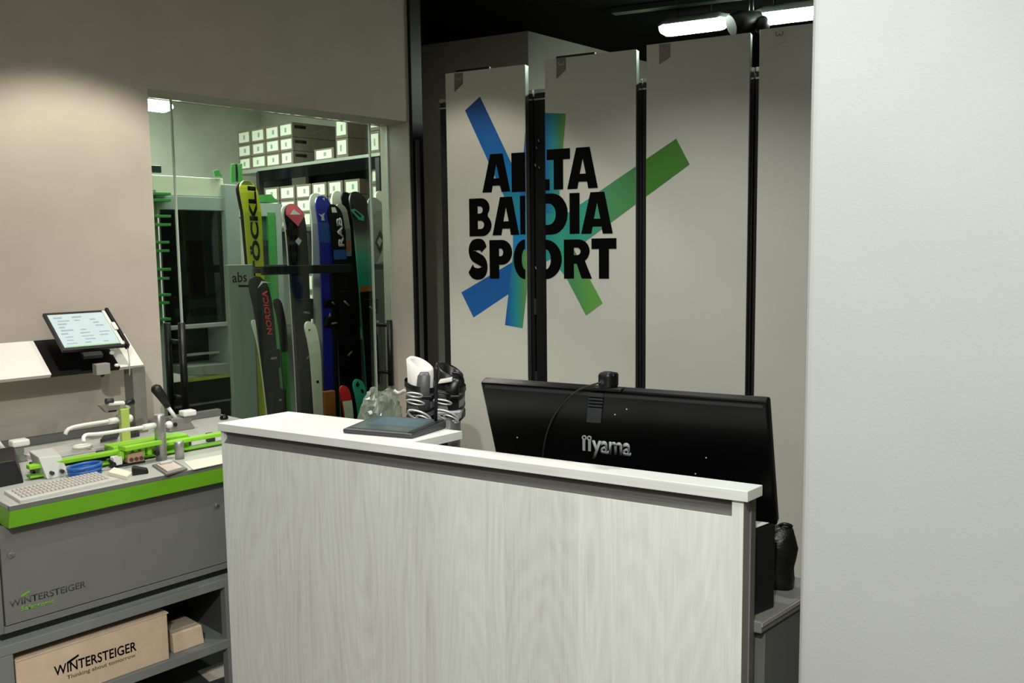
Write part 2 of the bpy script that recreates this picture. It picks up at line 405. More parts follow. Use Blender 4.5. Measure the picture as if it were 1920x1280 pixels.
# glass doors
t = Thing('door_1', '', '', WF, ((A0 + AE) / 2, GB, 0), kind='structure')
g1 = WF.onb(336, 480, GB).x; g2 = WF.onb(700, 480, GB).x
for x0, x1 in ((A0 + 0.003, g1 - 0.001), (g1 + 0.001, g2 - 0.001), (g2 + 0.001, AE - 0.003)):
    pn = t.part('pane', box(BM(), x0, x1, GB, GB + 0.012, 0.01, ATOP - 0.004), GLASS)
    bm = BM()
    box(bm, x0, x0 + 0.002, GB - 0.001, GB + 0.013, 0.01, ATOP - 0.004); box(bm, x1 - 0.002, x1, GB - 0.001, GB + 0.013, 0.01, ATOP - 0.004)
    t.part('pane_edge', bm, GEDGE, pn)
def handle(px_f, py0, py1, px_b, stubs):
    for (px, off) in ((px_f, -0.05), (px_b, 0.06)):
        top = WF.onb(px, py0, GB + off); bot = WF.onb(px + (py1 - py0) * 0.055, py1, GB + off)
        bm = BM(); tube(bm, [(top.x, GB + off, top.z), (top.x, GB + off, bot.z)], 0.016, 12)
        h = t.part('handle', bm, BLACKM, label='black bar pull handle')
        if off < 0:
            bm = BM()
            for sy in stubs:
                z = WF.onb(px, sy, GB).z; tube(bm, [(top.x, GB - 0.05, z), (top.x, GB + 0.06, z)], 0.011, 10)
            t.part('standoff', bm, BLACKM, h)
handle(340, 605, 786, 313, (640, 745))
handle(730, 600, 722, 711, (608, 696))

# ================================================================== COUNTER
CT = 1.10; FB = 1.848; SK = 0.21
def sk(a, b): return a + SK * (b - FB)
aL = CF.onz(407, 793, CT).x; aR = CF.onz(1402, 921, CT).x; th = 0.0245
LB, DB = 1.915, 2.098                        # back of the narrow ledge, back of the deep part
aI = CF.onz(865.5, 808, CT).x
t = Thing('reception_counter', 'white-washed wooden reception counter with a dark slot under its top', 'counter', CF, ((aL + aR) / 2, 1.95, 0))
bm = BM()
extr(bm, [(aL, FB, CT - th), (aR, FB, CT - th), (sk(aR, LB), LB, CT - th), (sk(aI, LB) - SK * (DB - FB), LB, CT - th), (aI, DB, CT - th), (sk(aL, DB), DB, CT - th)], (0, 0, th), 0.0015)
t.part('counter_top', bm, WOODH)
PFB = FB + 0.009; PT = 0.044
aPl = CF.onb(414.5, 815, PFB).x; aPr = CF.onb(1394, 950, PFB).x
gl = CF.onb(419, 820, PFB).x; gr = CF.onb(1372.5, 950, PFB).x
gz = CF.onb(1373, 968, PFB).z; zt = CT - th
bm = BM()
box(bm, aPl, aPr, PFB, PFB + PT, 0.0, gz, 0.0008); box(bm, aPl, gl, PFB, PFB + PT, gz, zt); box(bm, gr, aPr, PFB, PFB + PT, gz, zt)
t.part('front_panel', bm, WOODV)
bm = BM()                                    # recessed grip profile
extr(bm, [(gl, PFB + 0.001, gz + 0.0005), (gl, PFB + 0.014, gz + 0.012), (gl, PFB + 0.014, zt), (gl, PFB + 0.030, zt), (gl, PFB + 0.030, gz + 0.0005), (gl, PFB + 0.002, gz + 0.0005)], (gr - gl, 0, 0))
t.part('slot', bm, SLOTM, label='dark grey recessed slot')
ed = mat('board_edge', (150, 150, 138), 0.6)
t.part('edge_band', box(BM(), aPr, aPr + 0.001, PFB, PFB + PT, 0, zt), ed)
gb0 = PFB + PT + 0.004
t.part('backing_board', box(BM(), sk(aPl, gb0) + 0.02, aPr + 0.004, gb0, gb0 + 0.037, 0.0, zt - 0.012), GREYD)
t.part('end_panel', extr(BM(), [(aPl + 0.006, gb0 + 0.038, 0), (aPl + 0.026, gb0 + 0.038, 0), (sk(aPl, DB - 0.02) + 0.02, DB - 0.02, 0), (sk(aPl, DB - 0.02), DB - 0.02, 0)], (0, 0, zt)), WOODV)
for x in (aI - 0.05,):
    t.part('bracket', box(BM(), x - 0.012, x + 0.012, gb0 + 0.04, DB - 0.02, CT - th - 0.03, CT - th - 0.0005), BLACK)

# lower desk behind the counter
DZ = 0.775
d0 = CF.onz(1415, 1174, DZ); d1 = CF.onz(1500, 1122, DZ)
db0 = gb0 + 0.038; ds = (d1.x - d0.x) / (d1.y - d0.y)
def dk(b): return d0.x + ds * (b - d0.y)
t = Thing('office_desk', 'low grey desk behind the counter carrying the monitor', 'desk', CF, (-1.0, 2.1, 0))
t.part('desk_top', extr(BM(), [(-1.9, db0, DZ - 0.028), (dk(db0), db0, DZ - 0.028), (dk(2.265), 2.265, DZ - 0.028), (-1.9, 2.265, DZ - 0.028)], (0, 0, 0.028), 0.003), GREYD)
t.part('edge_strip', extr(BM(), [(dk(db0), db0, DZ - 0.012), (dk(db0) + 0.0025, db0, DZ - 0.012), (dk(2.265) + 0.0025, 2.265, DZ - 0.012), (dk(2.265), 2.265, DZ - 0.012)], (0, 0, 0.010)), mat('strip_light', (150, 148, 138), 0.4))
cb = db0 + 0.03
t.part('drawer_cabinet', extr(BM(), [(-1.15, cb, 0.0), (dk(cb) - 0.006, cb, 0.0), (dk(2.2) - 0.006, 2.2, 0.0), (-1.15, 2.2, 0.0)], (0, 0, DZ - 0.030)), mat('cabinet_grey', (96, 98, 92), 0.5))
t.part('leg', box(BM(), -1.88, -1.84, db0 + 0.02, 2.24, 0, DZ - 0.03), GREYD)

# ================================================================== MONITOR
MB, SL = 2.0, 0.36
mL = MF.onb(900, 717, MB).x; mR = MF.onb(1440, 752, MB).x; mZ1 = 1.272; mZ0 = 0.952
def mp(a, z, off=0.0):                        # point on the back of the tilted monitor, off = towards the screen
    k = 1 / math.sqrt(1 + SL * SL)
    return Vector((a, MB + (mZ1 - z) * SL + off * k, z + off * SL * k))
t = Thing('computer_monitor', 'wide black computer monitor seen from behind above the counter', 'monitor', MF, ((mL + mR) / 2, 2.16, DZ))
bm = BM()
hexa(bm, [mp(mL, mZ0), mp(mR, mZ0), mp(mR, mZ0, 0.03), mp(mL, mZ0, 0.03), mp(mL, mZ1), mp(mR, mZ1), mp(mR, mZ1, 0.03), mp(mL, mZ1, 0.03)], 0.006)
t.part('housing', bm, BLACKG)
bm = BM()
hexa(bm, [mp(mL + 0.012, mZ1 - 0.016, -0.002), mp(mR - 0.012, mZ1 - 0.016, -0.002), mp(mR - 0.012, mZ1 - 0.016, 0.02), mp(mL + 0.012, mZ1 - 0.016, 0.02),
          mp(mL + 0.012, mZ1 - 0.004, 0.001), mp(mR - 0.012, mZ1 - 0.004, 0.001), mp(mR - 0.012, mZ1 - 0.004, 0.02), mp(mL + 0.012, mZ1 - 0.004, 0.02)], 0.002)
t.part('top_bezel', bm, mat('bezel_grey', (44, 46, 47), 0.4))
bm = BM(); hexa(bm, [mp(mL + 0.012, mZ0 + 0.01, 0.0301), mp(mR - 0.012, mZ0 + 0.01, 0.0301), mp(mR - 0.012, mZ0 + 0.01, 0.031), mp(mL + 0.012, mZ0 + 0.01, 0.031), mp(mL + 0.012, mZ1 - 0.01, 0.0301), mp(mR - 0.012, mZ1 - 0.01, 0.0301), mp(mR - 0.012, mZ1 - 0.01, 0.031), mp(mL + 0.012, mZ1 - 0.01, 0.031)])
t.part('screen', bm, MDARK)
mc = (mL + mR) / 2
bm = BM(); hexa(bm, [mp(mc - 0.10, mZ0 + 0.03, -0.03), mp(mc + 0.10, mZ0 + 0.03, -0.03), mp(mc + 0.10, mZ0 + 0.03, 0.0), mp(mc - 0.10, mZ0 + 0.03, 0.0), mp(mc - 0.09, mZ0 + 0.11, -0.012), mp(mc + 0.09, mZ0 + 0.11, -0.012), mp(mc + 0.09, mZ0 + 0.11, 0), mp(mc - 0.09, mZ0 + 0.11, 0)], 0.004)
t.part('rear_bulge', bm, BLACKG)
t.part('stand_neck', box(BM(), mc - 0.035, mc + 0.035, 2.12, 2.16, DZ + 0.012, mZ0 + 0.06, 0.004), BLACK)
t.part('stand_base', box(BM(), mc - 0.13, mc + 0.13, 2.06, 2.27, DZ + 0.0, DZ + 0.013, 0.004), BLACK)
# maker's name: small letters with two rings over the two i
def mon_at(px, py):
    d = MF._ray(px, py); o = Vector((0, 0, CAMH)); p0 = mp(mL, mZ1); n = (mp(mR, mZ1) - p0).cross(mp(mL, mZ0) - p0)
    tt = (p0 - o).dot(n) / d.dot(n); return o + d * tt
q00, q10, q01 = mon_at(1110, 848.2), mon_at(1183, 855), mon_at(1110, 827.7)
LOGOG = mat('logo_grey', (158, 164, 160), 0.5)
_t = text2d('yama', 0.022, 0.97); lg = fit(_t, q00, q10 - q00, q01 - q00, 0.0012, (min(v.co.x for v in _t.verts), max(v.co.x for v in _t.verts), -0.02, 0.41))
U = (q10 - q00) / 71.0; V = (q01 - q00) / 20.5
for k in (0, 1):
    p = mon_at(1092.5 + k * 10.5, 844 + k * 1.0); merge(lg, fit(flat2d([[(0, 0), (1, 0), (1, 1), (0, 1)]]), p, U * 5.2, V * 20))
    c = mon_at(1095.5 + k * 9.5, 820 + k * 1.0)
    ring = [[(math.cos(x) * 1, math.sin(x) * 1) for x in [i * math.pi / 8 for i in range(16)]], [(math.cos(x) * .5, math.sin(x) * .5) for x in [i * math.pi / 8 for i in range(16)]]]
    merge(lg, fit(flat2d(ring), c - U * 4.5 - V * 4.5, U * 9, V * 9))
t.part('maker_name', lg, LOGOG, label='grey lettering')
for q in ((970, 820), (1324, 858), (1304, 888), (1175, 767), (1153, 777)): t.part('screw', ball(BM(), mon_at(q[0], q[1]), 0.0022, 8, 6), LOGOG)

# webcam on the monitor with its cable
w0 = mon_at(1140, 740); wt = Thing('webcam', 'small black webcam clipped on top of the monitor', 'webcam', MF, (w0.x, w0.y, mZ1))
cc = MF.onb(1138, 713, MB + 0.005); cf2 = MF.onb(1148, 713, MB + 0.02)
bm = BM(); box(bm, cc.x - 0.019, cc.x + 0.016, MB - 0.012, MB + 0.028, cc.z - 0.020, cc.z + 0.021, 0.009, 3)
hd = wt.part('camera_head', bm, BLACK)
bm = BM(); box(bm, cc.x - 0.004, cc.x + 0.021, MB + 0.006, MB + 0.034, cc.z - 0.019, cc.z + 0.019, 0.007, 3); wt.part('front_shell', bm, BLACKG, hd)
bm = BM(); tube(bm, [(cc.x - 0.006, MB - 0.0125, cc.z - 0.002), (cc.x - 0.006, MB - 0.0145, cc.z - 0.002)], 0.006, 12); wt.part('cable_socket', bm, DARKG, hd)
CLIP = mat('clip_rubber', (40, 46, 48), 0.5)
bm = BM()
for i, (y0, y1) in enumerate(((736, 744), (746, 750), (752, 756), (758, 762), (764, 792))):
    p = [mon_at(1100 + (800 - y) * 0.09, y) for y in (y1, y0)]; q = [mon_at(1127 + (800 - y) * 0.10, y + 2) for y in (y1, y0)]
    n = Vector((0, -0.006, 0.002))
    hexa(bm, [p[0] + n, q[0] + n, q[0], p[0], p[1] + n, q[1] + n, q[1], p[1]], 0.001)
wt.part('clip_leg', bm, CLIP, label='dark ribbed clip')
bm = BM(); box(bm, w0.x - 0.035, w0.x + 0.038, MB - 0.008, MB + 0.03, mZ1 + 0.0005, mZ1 + 0.008, 0.002); wt.part('clip_foot', bm, BLACK)
bm = BM(); box(bm, cc.x - 0.012, cc.x + 0.006, MB - 0.004, MB + 0.012, mZ1 + 0.006, cc.z - 0.015, 0.003); wt.part('hinge', bm, CLIP)
cb_pts = [(cc.x - 0.006, MB - 0.016, cc.z - 0.002)] + [mon_at(x, y) + Vector((0, -0.012, 0)) for x, y in ((1108, 722), (1085, 732), (1062, 752), (1043, 778), (1030, 808), (1023, 840), (1021, 870))]
def smooth(P, n=5):
    P = [Vector(p) for p in P]; out = []
    for i in range(len(P) - 1):
        p0, p1, p2, p3 = P[max(i - 1, 0)], P[i], P[i + 1], P[min(i + 2, len(P) - 1)]
        for k in range(n):
            u = k / n
            out.append(0.5 * ((2 * p1) + (p2 - p0) * u + (2 * p0 - 5 * p1 + 4 * p2 - p3) * u * u + (3 * p1 - p0 - 3 * p2 + p3) * u ** 3))
    return out + [P[-1]]
bm = BM(); tube(bm, smooth(cb_pts), 0.0022, 8); wt.part('cable', bm, mat('cable_dark', (38, 38, 38), 0.5))

# black bag and paper beside the monitor
k0 = KF.onz(1455, 1100, DZ)
bm = BM(); rings = []
prof = [(1438, 1488, 1108), (1432, 1489, 1085), (1430, 1487, 1062), (1430, 1491, 1045), (1430, 1495, 1026), (1434, 1492, 1008), (1444, 1488, 992), (1456, 1482, 985)]
yb = k0.y
for i, (x0, x1, y) in enumerate(prof):
    p, q = KF.onb(x0, y, yb), KF.onb(x1, y, yb); c = (p + q) / 2; r = (q - p).length / 2
    if i == 0: c.z = DZ + 0.001
    rings.append([(c.x + r * math.cos(x) * (1 + 0.05 * math.sin(5 * x + i)), c.y + r * 0.8 * math.sin(x) * (1 + 0.06 * math.sin(4 * x + 2 * i)), c.z) for x in [2 * math.pi * k / 24 for k in range(24)]])
loft(bm, rings)
bt = Thing('black_bag', 'lumpy black bag standing on the grey desk beside the monitor', 'bag', KF, (k0.x, yb, DZ))
bt.part('body', bm, mat('bag_black', (10, 10, 10), 0.4, bump=0.5, bscale=40))
bm = BM(); p, q = KF.onb(1462, 984, yb), KF.onb(1484, 986, yb)
tube(bm, smooth([(p.x, yb, p.z), (p.x + .008, yb - .01, p.z + 0.006), (q.x - .008, yb - .01, q.z + 0.006), (q.x, yb, q.z)]), 0.004, 8); bt.part('handle', bm, BLACK)
p = KF.onb(1482, 1048, yb - 0.045); bm = BM(); ball(bm, (p.x - 0.004, yb - 0.018, p.z), (0.010, 0.006, 0.022), 12, 8); bt.part('label_patch', bm, mat('dark_red', (60, 14, 16), 0.5), label='dark red patch')
# dark box with papers between counter and monitor
bx = CF.onz(1419, 1128, DZ); PHT = CF.onb(1425, 991, 1.985).z - DZ
bm = BM(); hexa(bm, [(bx.x - 0.25, 1.955, DZ), (bx.x + 0.012, 1.955, DZ), (bx.x + 0.045, 2.04, DZ), (bx.x - 0.25, 2.04, DZ), (bx.x - 0.25, 1.955, DZ + PHT), (bx.x + 0.012, 1.955, DZ + PHT), (bx.x + 0.045, 2.04, DZ + PHT), (bx.x - 0.25, 2.04, DZ + PHT)], 0.004)
single('receipt_printer', bm, BLACK, 'black box-shaped receipt printer tucked behind the counter edge', 'printer', CF, (bx.x - 0.1, 2.0, DZ))
zz = DZ + PHT + 0.0015
bm = BM(); p = CF.onz(1420, 990, zz)
extr(bm, [(p.x - 0.03, 1.965, zz), (bx.x + 0.008, 1.962, zz), (bx.x + 0.034, 2.02, zz + 0.004), (p.x - 0.02, 2.03, zz)], (0, 0, 0.001))
single('paper_slip', bm, WHITEP, 'small white paper slip lying on the black printer', 'paper', CF, (bx.x, 1.99, zz))

# ================================================================== PULL-OUT SKI RACKS
PB = 3.8
def ell(cx, cy, rx, ry, a0, a1, n=12): return [(cx + rx * math.cos(math.radians(a0 + (a1 - a0) * i / n)), cy + ry * math.sin(math.radians(a0 + (a1 - a0) * i / n))) for i in range(n + 1)]
GL = {
 'A': [[(0, 0), (.30, 1), (.74, 1), (1, 0), (.69, 0), (.655, .17), (.37, .17), (.33, 0)], [(.41, .36), (.615, .36), (.51, .74)]],
 'L1': [[(0, 0), (0, 1), (.999, 1), (1, 0)]],
 'L2': [[(0, 0), (0, .26), (1, .26), (1, 0)]],
 'T': [[(.30, 0), (.30, .74), (0, .74), (0, 1), (1, 1), (1, .74), (.70, .74), (.70, 0)]],
 'I': [[(0, 0), (0, 1), (1, 1), (1, 0)]],
 'B': [[(0, 0), (0, 1)] + ell(.55, .745, .37, .255, 90, -40) + ell(.58, .285, .42, .285, 50, -90), [(.38, .60), (.38, .79)] + ell(.50, .695, .12, .095, 90, -90), [(.38, .19), (.38, .41)] + ell(.52, .30, .15, .11, 90, -90)],
 'D2': [[(0, 0), (0, 1)] + ell(.30, .5, .70, .5, 90, -90), [(.001, .24), (.001, .76)] + ell(.15, .5, .32, .26, 90, -90)],
 'P': [[(0, 0), (0, 1)] + ell(.55, .68, .45, .32, 90, -90) + [(.42, .36), (.42, 0)], [(.42, .58), (.42, .78)] + ell(.50, .68, .11, .10, 90, -90)],
 'O1': [ell(1, .5, 1, .5, 270, 90, 18)[::1] + [(1, .76)] + ell(1, .5, .30, .26, 90, 270, 12)],
 'O2': [ell(0, .5, 1, .5, -90, 90, 18) + [(0, .76)] + ell(0, .5, .34, .26, 90, -90, 12)],
 'R': [[(0, 0), (0, 1)] + ell(.52, .70, .40, .30, 90, -55) + [(1, 0), (.64, 0), (.46, .38), (.36, .38), (.36, 0)], [(.36, .60), (.36, .79)] + ell(.48, .695, .12, .095, 90, -90)],
 'S': [ell(.5, .72, .47, .28, 20, 270, 16) + ell(.52, .30, .13, .10, 90, -100, 8) + [(.34, .24)] + [(.10, .06)] + ell(.5, .28, .50, .28, 235, 375, 14) + ell(.62, .42, .30, .17, 40, 75, 4) + ell(.50, .70, .13, .09, 250, 70, 8) + [(.66, .72)]],
}
# a plain heavy S drawn as a stroke
def stroke(P, w):
    L_, R_ = [], []
    for i, p in enumerate(P):
        a = Vector(P[max(i - 1, 0)]); b = Vector(P[min(i + 1, len(P) - 1)]); d = (b - a).normalized(); n = Vector((-d.y, d.x))
        L_.append((p[0] + n.x * w, p[1] + n.y * w)); R_.append((p[0] - n.x * w, p[1] - n.y * w))
    return L_ + R_[::-1]
def stroke_c(P, w):
    """like stroke, but the inner side never passes the centre of a tight bend"""
    L_, R_ = [], []
    for i, p in enumerate(P):
        a = Vector(P[max(i - 1, 0)]); b = Vector(P[min(i + 1, len(P) - 1)]); c = Vector(p); d = (b - a).normalized(); n = Vector((-d.y, d.x))
        u, v_ = (c - a), (b - c); kr = 0.0
        if u.length > 1e-6 and v_.length > 1e-6:
            kr = math.atan2(u.x * v_.y - u.y * v_.x, u.dot(v_)) / ((u.length + v_.length) / 2)
        wl = min(w, .93 / kr) if kr > 1e-4 else w; wr = min(w, .93 / -kr) if kr < -1e-4 else w
        L_.append((p[0] + n.x * wl, p[1] + n.y * wl)); R_.append((p[0] - n.x * wr, p[1] - n.y * wr))
    return L_ + R_[::-1]
_s = smooth([(.80, .74, 0), (.72, .845, 0), (.52, .875, 0), (.28, .835, 0), (.20, .705, 0), (.30, .585, 0), (.52, .515, 0), (.74, .435, 0), (.82, .30, 0), (.73, .175, 0), (.50, .130, 0), (.26, .165, 0), (.14, .27, 0)], 4)
GL['S'] = [stroke_c([(p.x, p.y) for p in _s], .145)]
def letter(k, x0, x1, yt, yb_, sl=-0.05):
    """letter k in the picture box x0..x1, yt..yb (at its left side), put on the panel plane"""
    t = flat2d(GL[k])
    q00 = PF.onb(x0, yb_, PB); q10 = PF.onb(x1, yb_ + sl * 0.6 * (x1 - x0), PB); q01 = PF.onb(x0, yt, PB)
    w = q10.x - q00.x; h = q01.z - q00.z
    return fit(t, (q00.x, PB, q00.z), (w, 0, 0), (0, 0, h), 0.0026, (0, 1, 0, 1))
def clip(t, a_min=None, a_max=None):
    for lim, nrm in ((a_min, (-1, 0, 0)), (a_max, (1, 0, 0))):
        if lim is not None:
            bmesh.ops.bisect_plane(t, geom=t.verts[:] + t.edges[:] + t.faces[:], plane_co=(lim, 0, 0), plane_no=nrm, clear_outer=True)
    return t
def strip(pts, thick, a_min=None, a_max=None):
    t = flat2d([[(PF.onb(x, y, PB).x, PF.onb(x, y, PB).z) for x, y in pts]])
    t = clip(t, a_min, a_max)
    return fit(t, (0, PB, 0), (1, 0, 0), (0, 0, 1), thick, (0, 1, 0, 1))
units = [  # left px, right px, top z, label
    (838, 985.5, 2.475, 'leftmost white pull-out ski rack panel printed with the left half of the logo'),
    (1022.5, 1192, 2.484, 'second white pull-out ski rack panel printed with the right half of the logo'),
    (1211.5, 1403, 2.496, 'third white pull-out ski rack panel with only the tip of a green logo bar'),
    (1420.5, 1600, 2.503, 'plain white pull-out ski rack panel nearest the pillar')]
tags = [((852, 868), 138, 173, 157, (104, 99, 90), (150, 148, 138)), ((1043.5, 1061), 109, 148, 131, (112, 108, 98), (165, 162, 150)),
        ((1236, 1257), 83, 121, 107, (128, 120, 110), (136, 128, 118)), ((1450, 1473.5), 53, 92, 76, (186, 184, 172), (120, 118, 110))]
COLS = {'b1': (10, 50, 108), 'b2': (8, 84, 150), 'te': (24, 128, 132), 'g1': (66, 130, 80), 'g2': (56, 114, 26), 'g3': (88, 146, 60)}
U_ = []
frames_px = [(827, 1000), (1003, 1203), (1205, 1412), (1415, 1560)]
for i, (x0, x1, zt_, lab) in enumerate(units):
    ym = 300
    a0 = PF.onb(x0, ym, PB).x; a1 = PF.onb(x1, ym, PB).x
    t = Thing('pull_out_ski_rack', lab, 'ski rack', PF, ((a0 + a1) / 2, PB + 0.3, 0), 'pull-out ski racks along the wall')
    U_.append((t, a0, a1))
    t.part('front_panel', box(BM(), a0, a1, PB, PB + 0.038, 0.04, zt_, 0.0015), PANELM)
    t.part('edge_profile', box(BM(), a1 + 0.0002, a1 + 0.0015, PB + 0.002, PB + 0.037, 0.04, zt_ - 0.002), mat('edge_metal', (150, 156, 150), 0.3, metal=0.85))
    # carcass behind: black side boards, shelf rails
    f0 = PF.onb(frames_px[i][0], 300, PB + 0.12).x; f1 = PF.onb(frames_px[i][1], 300, PB + 0.12).x
    zf = PF.onb(1005, 168, PB + 0.12).z
    bm = BM(); box(bm, f0, f1, PB + 0.12, PB + 0.50, 0.02, zf - 0.02)
    t.part('carcass', bm, mat('rack_black', (9, 9, 9), 0.55))
    bm = BM(); box(bm, f0, f1, PB + 0.115, PB + 0.135, zf - 0.018, zf, 0.001)
    box(bm, f0, f1, PB + 0.112, PB + 0.118, zf - 0.05, zf - 0.043)
    t.part('guide_rail', bm, STEEL, label='bright metal guide rail')
    t.part('runner', box(BM(), a0 + 0.05, a1 - 0.05, PB + 0.039, PB + 0.119, 0.3, 0.34), BLACKM)
    # dark hook on the top edge
    h0 = a0 + 0.12 * (a1 - a0); h1 = a0 + (0.55 if i < 2 else 0.3) * (a1 - a0)
    if i < 2: t.part('top_bracket', box(BM(), h0, h1, PB + 0.012, PB + 0.03, zt_ + 0.0002, zt_ + 0.012), BLACK)
    # tag with a small rounded w
    (tx0, tx1), ty0, ty1, ty2, bc, ic = tags[i]
    pts = [PF.onb(tx0, ty0, PB), PF.onb(tx1, ty0 - 2, PB), PF.onb(tx1, ty2, PB), PF.onb(tx0, ty1, PB)]
    tg = fit(flat2d([[(p.x, p.z) for p in pts]]), (0, PB, 0), (1, 0, 0), (0, 0, 1), 0.0012, (0, 1, 0, 1))
    tgo = t.part('tag', tg, mat('tag_%d' % i, bc, 0.5))
    ux = pts[1].x - pts[0].x; cx = (pts[0].x + pts[1].x) / 2; cz_ = (PF.onb(tx0, ty0 * 0.62 + ty2 * 0.38, PB)).z - 0.006
    wl = flat2d([stroke(ell(-.5, 0, .45, .55, 120, 350, 14) + ell(.5, 0, .45, .55, 190, 420, 14), .13)])
    wl = fit(wl, (cx - ux * .32, PB - 0.0012, cz_ - ux * .2), (ux * .64, 0, 0), (0, 0, ux * .4), 0.0006)
    t.part('tag_mark', wl, mat('tag_ink_%d' % i, ic, 0.5), tgo)
# logo bars (flat print)
def px_a(t, x, y=420): return PF.onb(x, y, PB).x - t.o.x
bars = [
    (0, [(872, 207), (900, 181), (1006, 405), (962, 405)], 'bar_blue', 'Z', None),
    (0, [(865, 548), (976, 482), (1000, 520), (888, 595)], 'bar_low_blue', None, None),
    (0, [(988, 205), (1020, 205), (1015, 420), (972, 420)], 'bar_mid_blue', None, None),
    (0, [(966, 440), (1000, 440), (980, 615), (947, 609)], 'bar_teal', 'X', (950, 988)),
    (0, [(962, 395), (1000, 395), (1000, 470), (962, 470)], 'bar_core', None, None),
    (1, [(1005, 211), (1061, 213), (1044, 420), (1005, 420)], 'bar_mid', 'X', (1022, 1060)),
    (1, [(1268, 260), (1293, 308), (1098, 452), (1005, 500), (1005, 440)], 'bar_right', 'X2', (1022, 1240)),
    (1, [(1005, 400), (1040, 400), (1130, 568), (1099, 591), (1062, 520), (1022, 470), (1005, 450)], 'bar_low', 'X2', (1022, 1110)),
    (2, [(1268, 260), (1293, 308), (1098, 452), (1068, 396)], 'bar_tip', None, None)]
mk = {}
for k, (ui, pts, nm, mode, rng) in enumerate(bars):
    t, a0, a1 = U_[ui]
    if mode == 'X': m = mat_ramp(nm, 0, px_a(t, rng[0]), px_a(t, rng[1]), [(0, COLS['b2']), (.45, COLS['te']), (.8, COLS['g1']), (1, COLS['g3'])])
    elif mode == 'X2': m = mat_ramp(nm, 0, px_a(t, rng[0]), px_a(t, rng[1]), [(0, COLS['te']), (.35, (40, 145, 120)), (.6, COLS['g1']), (1, COLS['g3'] if nm == 'bar_low' else COLS['g2'])])
    elif mode == 'Z': m = mat_ramp(nm, 2, PF.onb(900, 400, PB).z, PF.onb(900, 190, PB).z, [(0, COLS['te']), (.35, (0, 110, 170)), (.7, COLS['b2']), (1, COLS['b1'])])
    elif nm == 'bar_tip': m = mat('print_green', COLS['g2'], 0.45)
    elif nm == 'bar_core': m = mat('print_core', (10, 120, 170), 0.45)
    else: m = mat('print_blue', COLS['b2'], 0.45)
    t.part('logo_bar', strip(pts, 0.0006 + 0.00018 * k, a0 + 0.0005, a1 - 0.0005), m)
for ui, k, x0, x1, y0, y1 in [
    (0, 'A', 905, 957, 290, 361), (0, 'L1', 960, 985.4, 287, 360),
    (1, 'L2', 1023, 1031, 277, 357), (1, 'T', 1026, 1069, 280.5, 356), (1, 'A', 1064, 1121, 278, 354.5),
    (0, 'B', 881, 922, 372.5, 443), (0, 'A', 924, 974, 370, 441), (0, 'I', 976, 985.4, 367, 439.5),
    (1, 'D2', 1023, 1065, 363, 440), (1, 'I', 1068.5, 1087, 362, 438.5), (1, 'A', 1090, 1149, 361, 438.5),
    (0, 'S', 878, 916, 449, 523), (0, 'P', 919, 961, 450, 522), (0, 'O1', 964, 985.4, 449, 523),
    (1, 'O2', 1023, 1054, 449, 523), (1, 'R', 1058, 1110, 449, 522), (1, 'T', 1109.5, 1156, 447, 522)]:
    t, a0, a1 = U_[ui]
    t.part('logo_letter', letter(k, x0, x1, y0, y1), INK)
# glints of hanging hardware in the gap
t = U_[1][0]
for (x, y, r) in ((1010, 262, .006), (1006, 275, .005), (1004, 308, .008), (1011, 312, .005), (1005, 500, .005)):
    p = PF.onb(x, y, PB + 0.105); bm = BM(); tube(bm, [(p.x, PB + 0.121, p.z), (p.x, PB + 0.10, p.z), (p.x + .006, PB + .095, p.z - 0.012)], r * 0.5, 8)
    t.part('hook', bm, STEEL)
for (x, y0, y1, ui) in ((1001, 560, 590, 1), (1003, 697, 722, 1)):
    p, q = PF.onb(x, y0, PB + 0.10), PF.onb(x, y1, PB + 0.10); bm = BM(); box(bm, p.x - 0.004, p.x + 0.004, PB + 0.11, PB + 0.12, q.z, p.z); U_[ui][0].part('catch', bm, DARKG)

# ================================================================== LAMPS UNDER THE BLACK CEILING
LB_ = 5.0
def batten(x0, y0, x1, y1, lab):
    p, q = PF.onb(x0, y0, LB_), PF.onb(x1, y1, LB_); z = (p.z + q.z) / 2
    t = Thing('tube_lamp', lab, 'lamp', PF, ((p.x + q.x) / 2, LB_, z), 'fluorescent battens under the black ceiling')
    def sec(a, s): return [(a, LB_ + 0.065 * s * math.cos(x), z + 0.050 * s * math.sin(x)) for x in [math.pi + math.pi * k / 10 for k in range(11)]]
    bm = BM(); loft(bm, [sec(p.x, .55), sec(p.x + .03, .95), sec(p.x + 0.05, 1), sec(q.x - 0.05, 1), sec(q.x - .03, .95), sec(q.x, .55)])
    t.part('diffuser', bm, LAMPM, label='glowing white cover')
    def sec2(a, s): return [(a, LB_ + 0.068 * s * math.cos(x), z + 0.001 + 0.045 * s * math.sin(x)) for x in [math.pi * k / 10 for k in range(11)]]
    bm = BM(); loft(bm, [sec2(p.x - .005, .6), sec2(p.x + 0.05, 1), sec2(q.x - 0.05, 1), sec2(q.x + .005, .6)])
    t.part('housing', bm, mat('batten_grey', (150, 160, 152), 0.5))
    for a in (p.x + 0.1, q.x - 0.1): t.part('hanger', tube(BM(), [(a, LB_, z + 0.03), (a, LB_, ZC)], 0.006, 8), DARKG)
batten(1239, 53, 1366, 36, 'shorter glowing fluorescent batten above the third white panel')
batten(1416, 33, 1640, 2, 'glowing fluorescent batten partly hidden by the white pillar')
p = PF.onb(1400, 45, 4.85)
t = Thing('ceiling_spotlight', 'black spotlight head hanging between the two fluorescent battens', 'spotlight', PF, (p.x, 4.85, p.z))
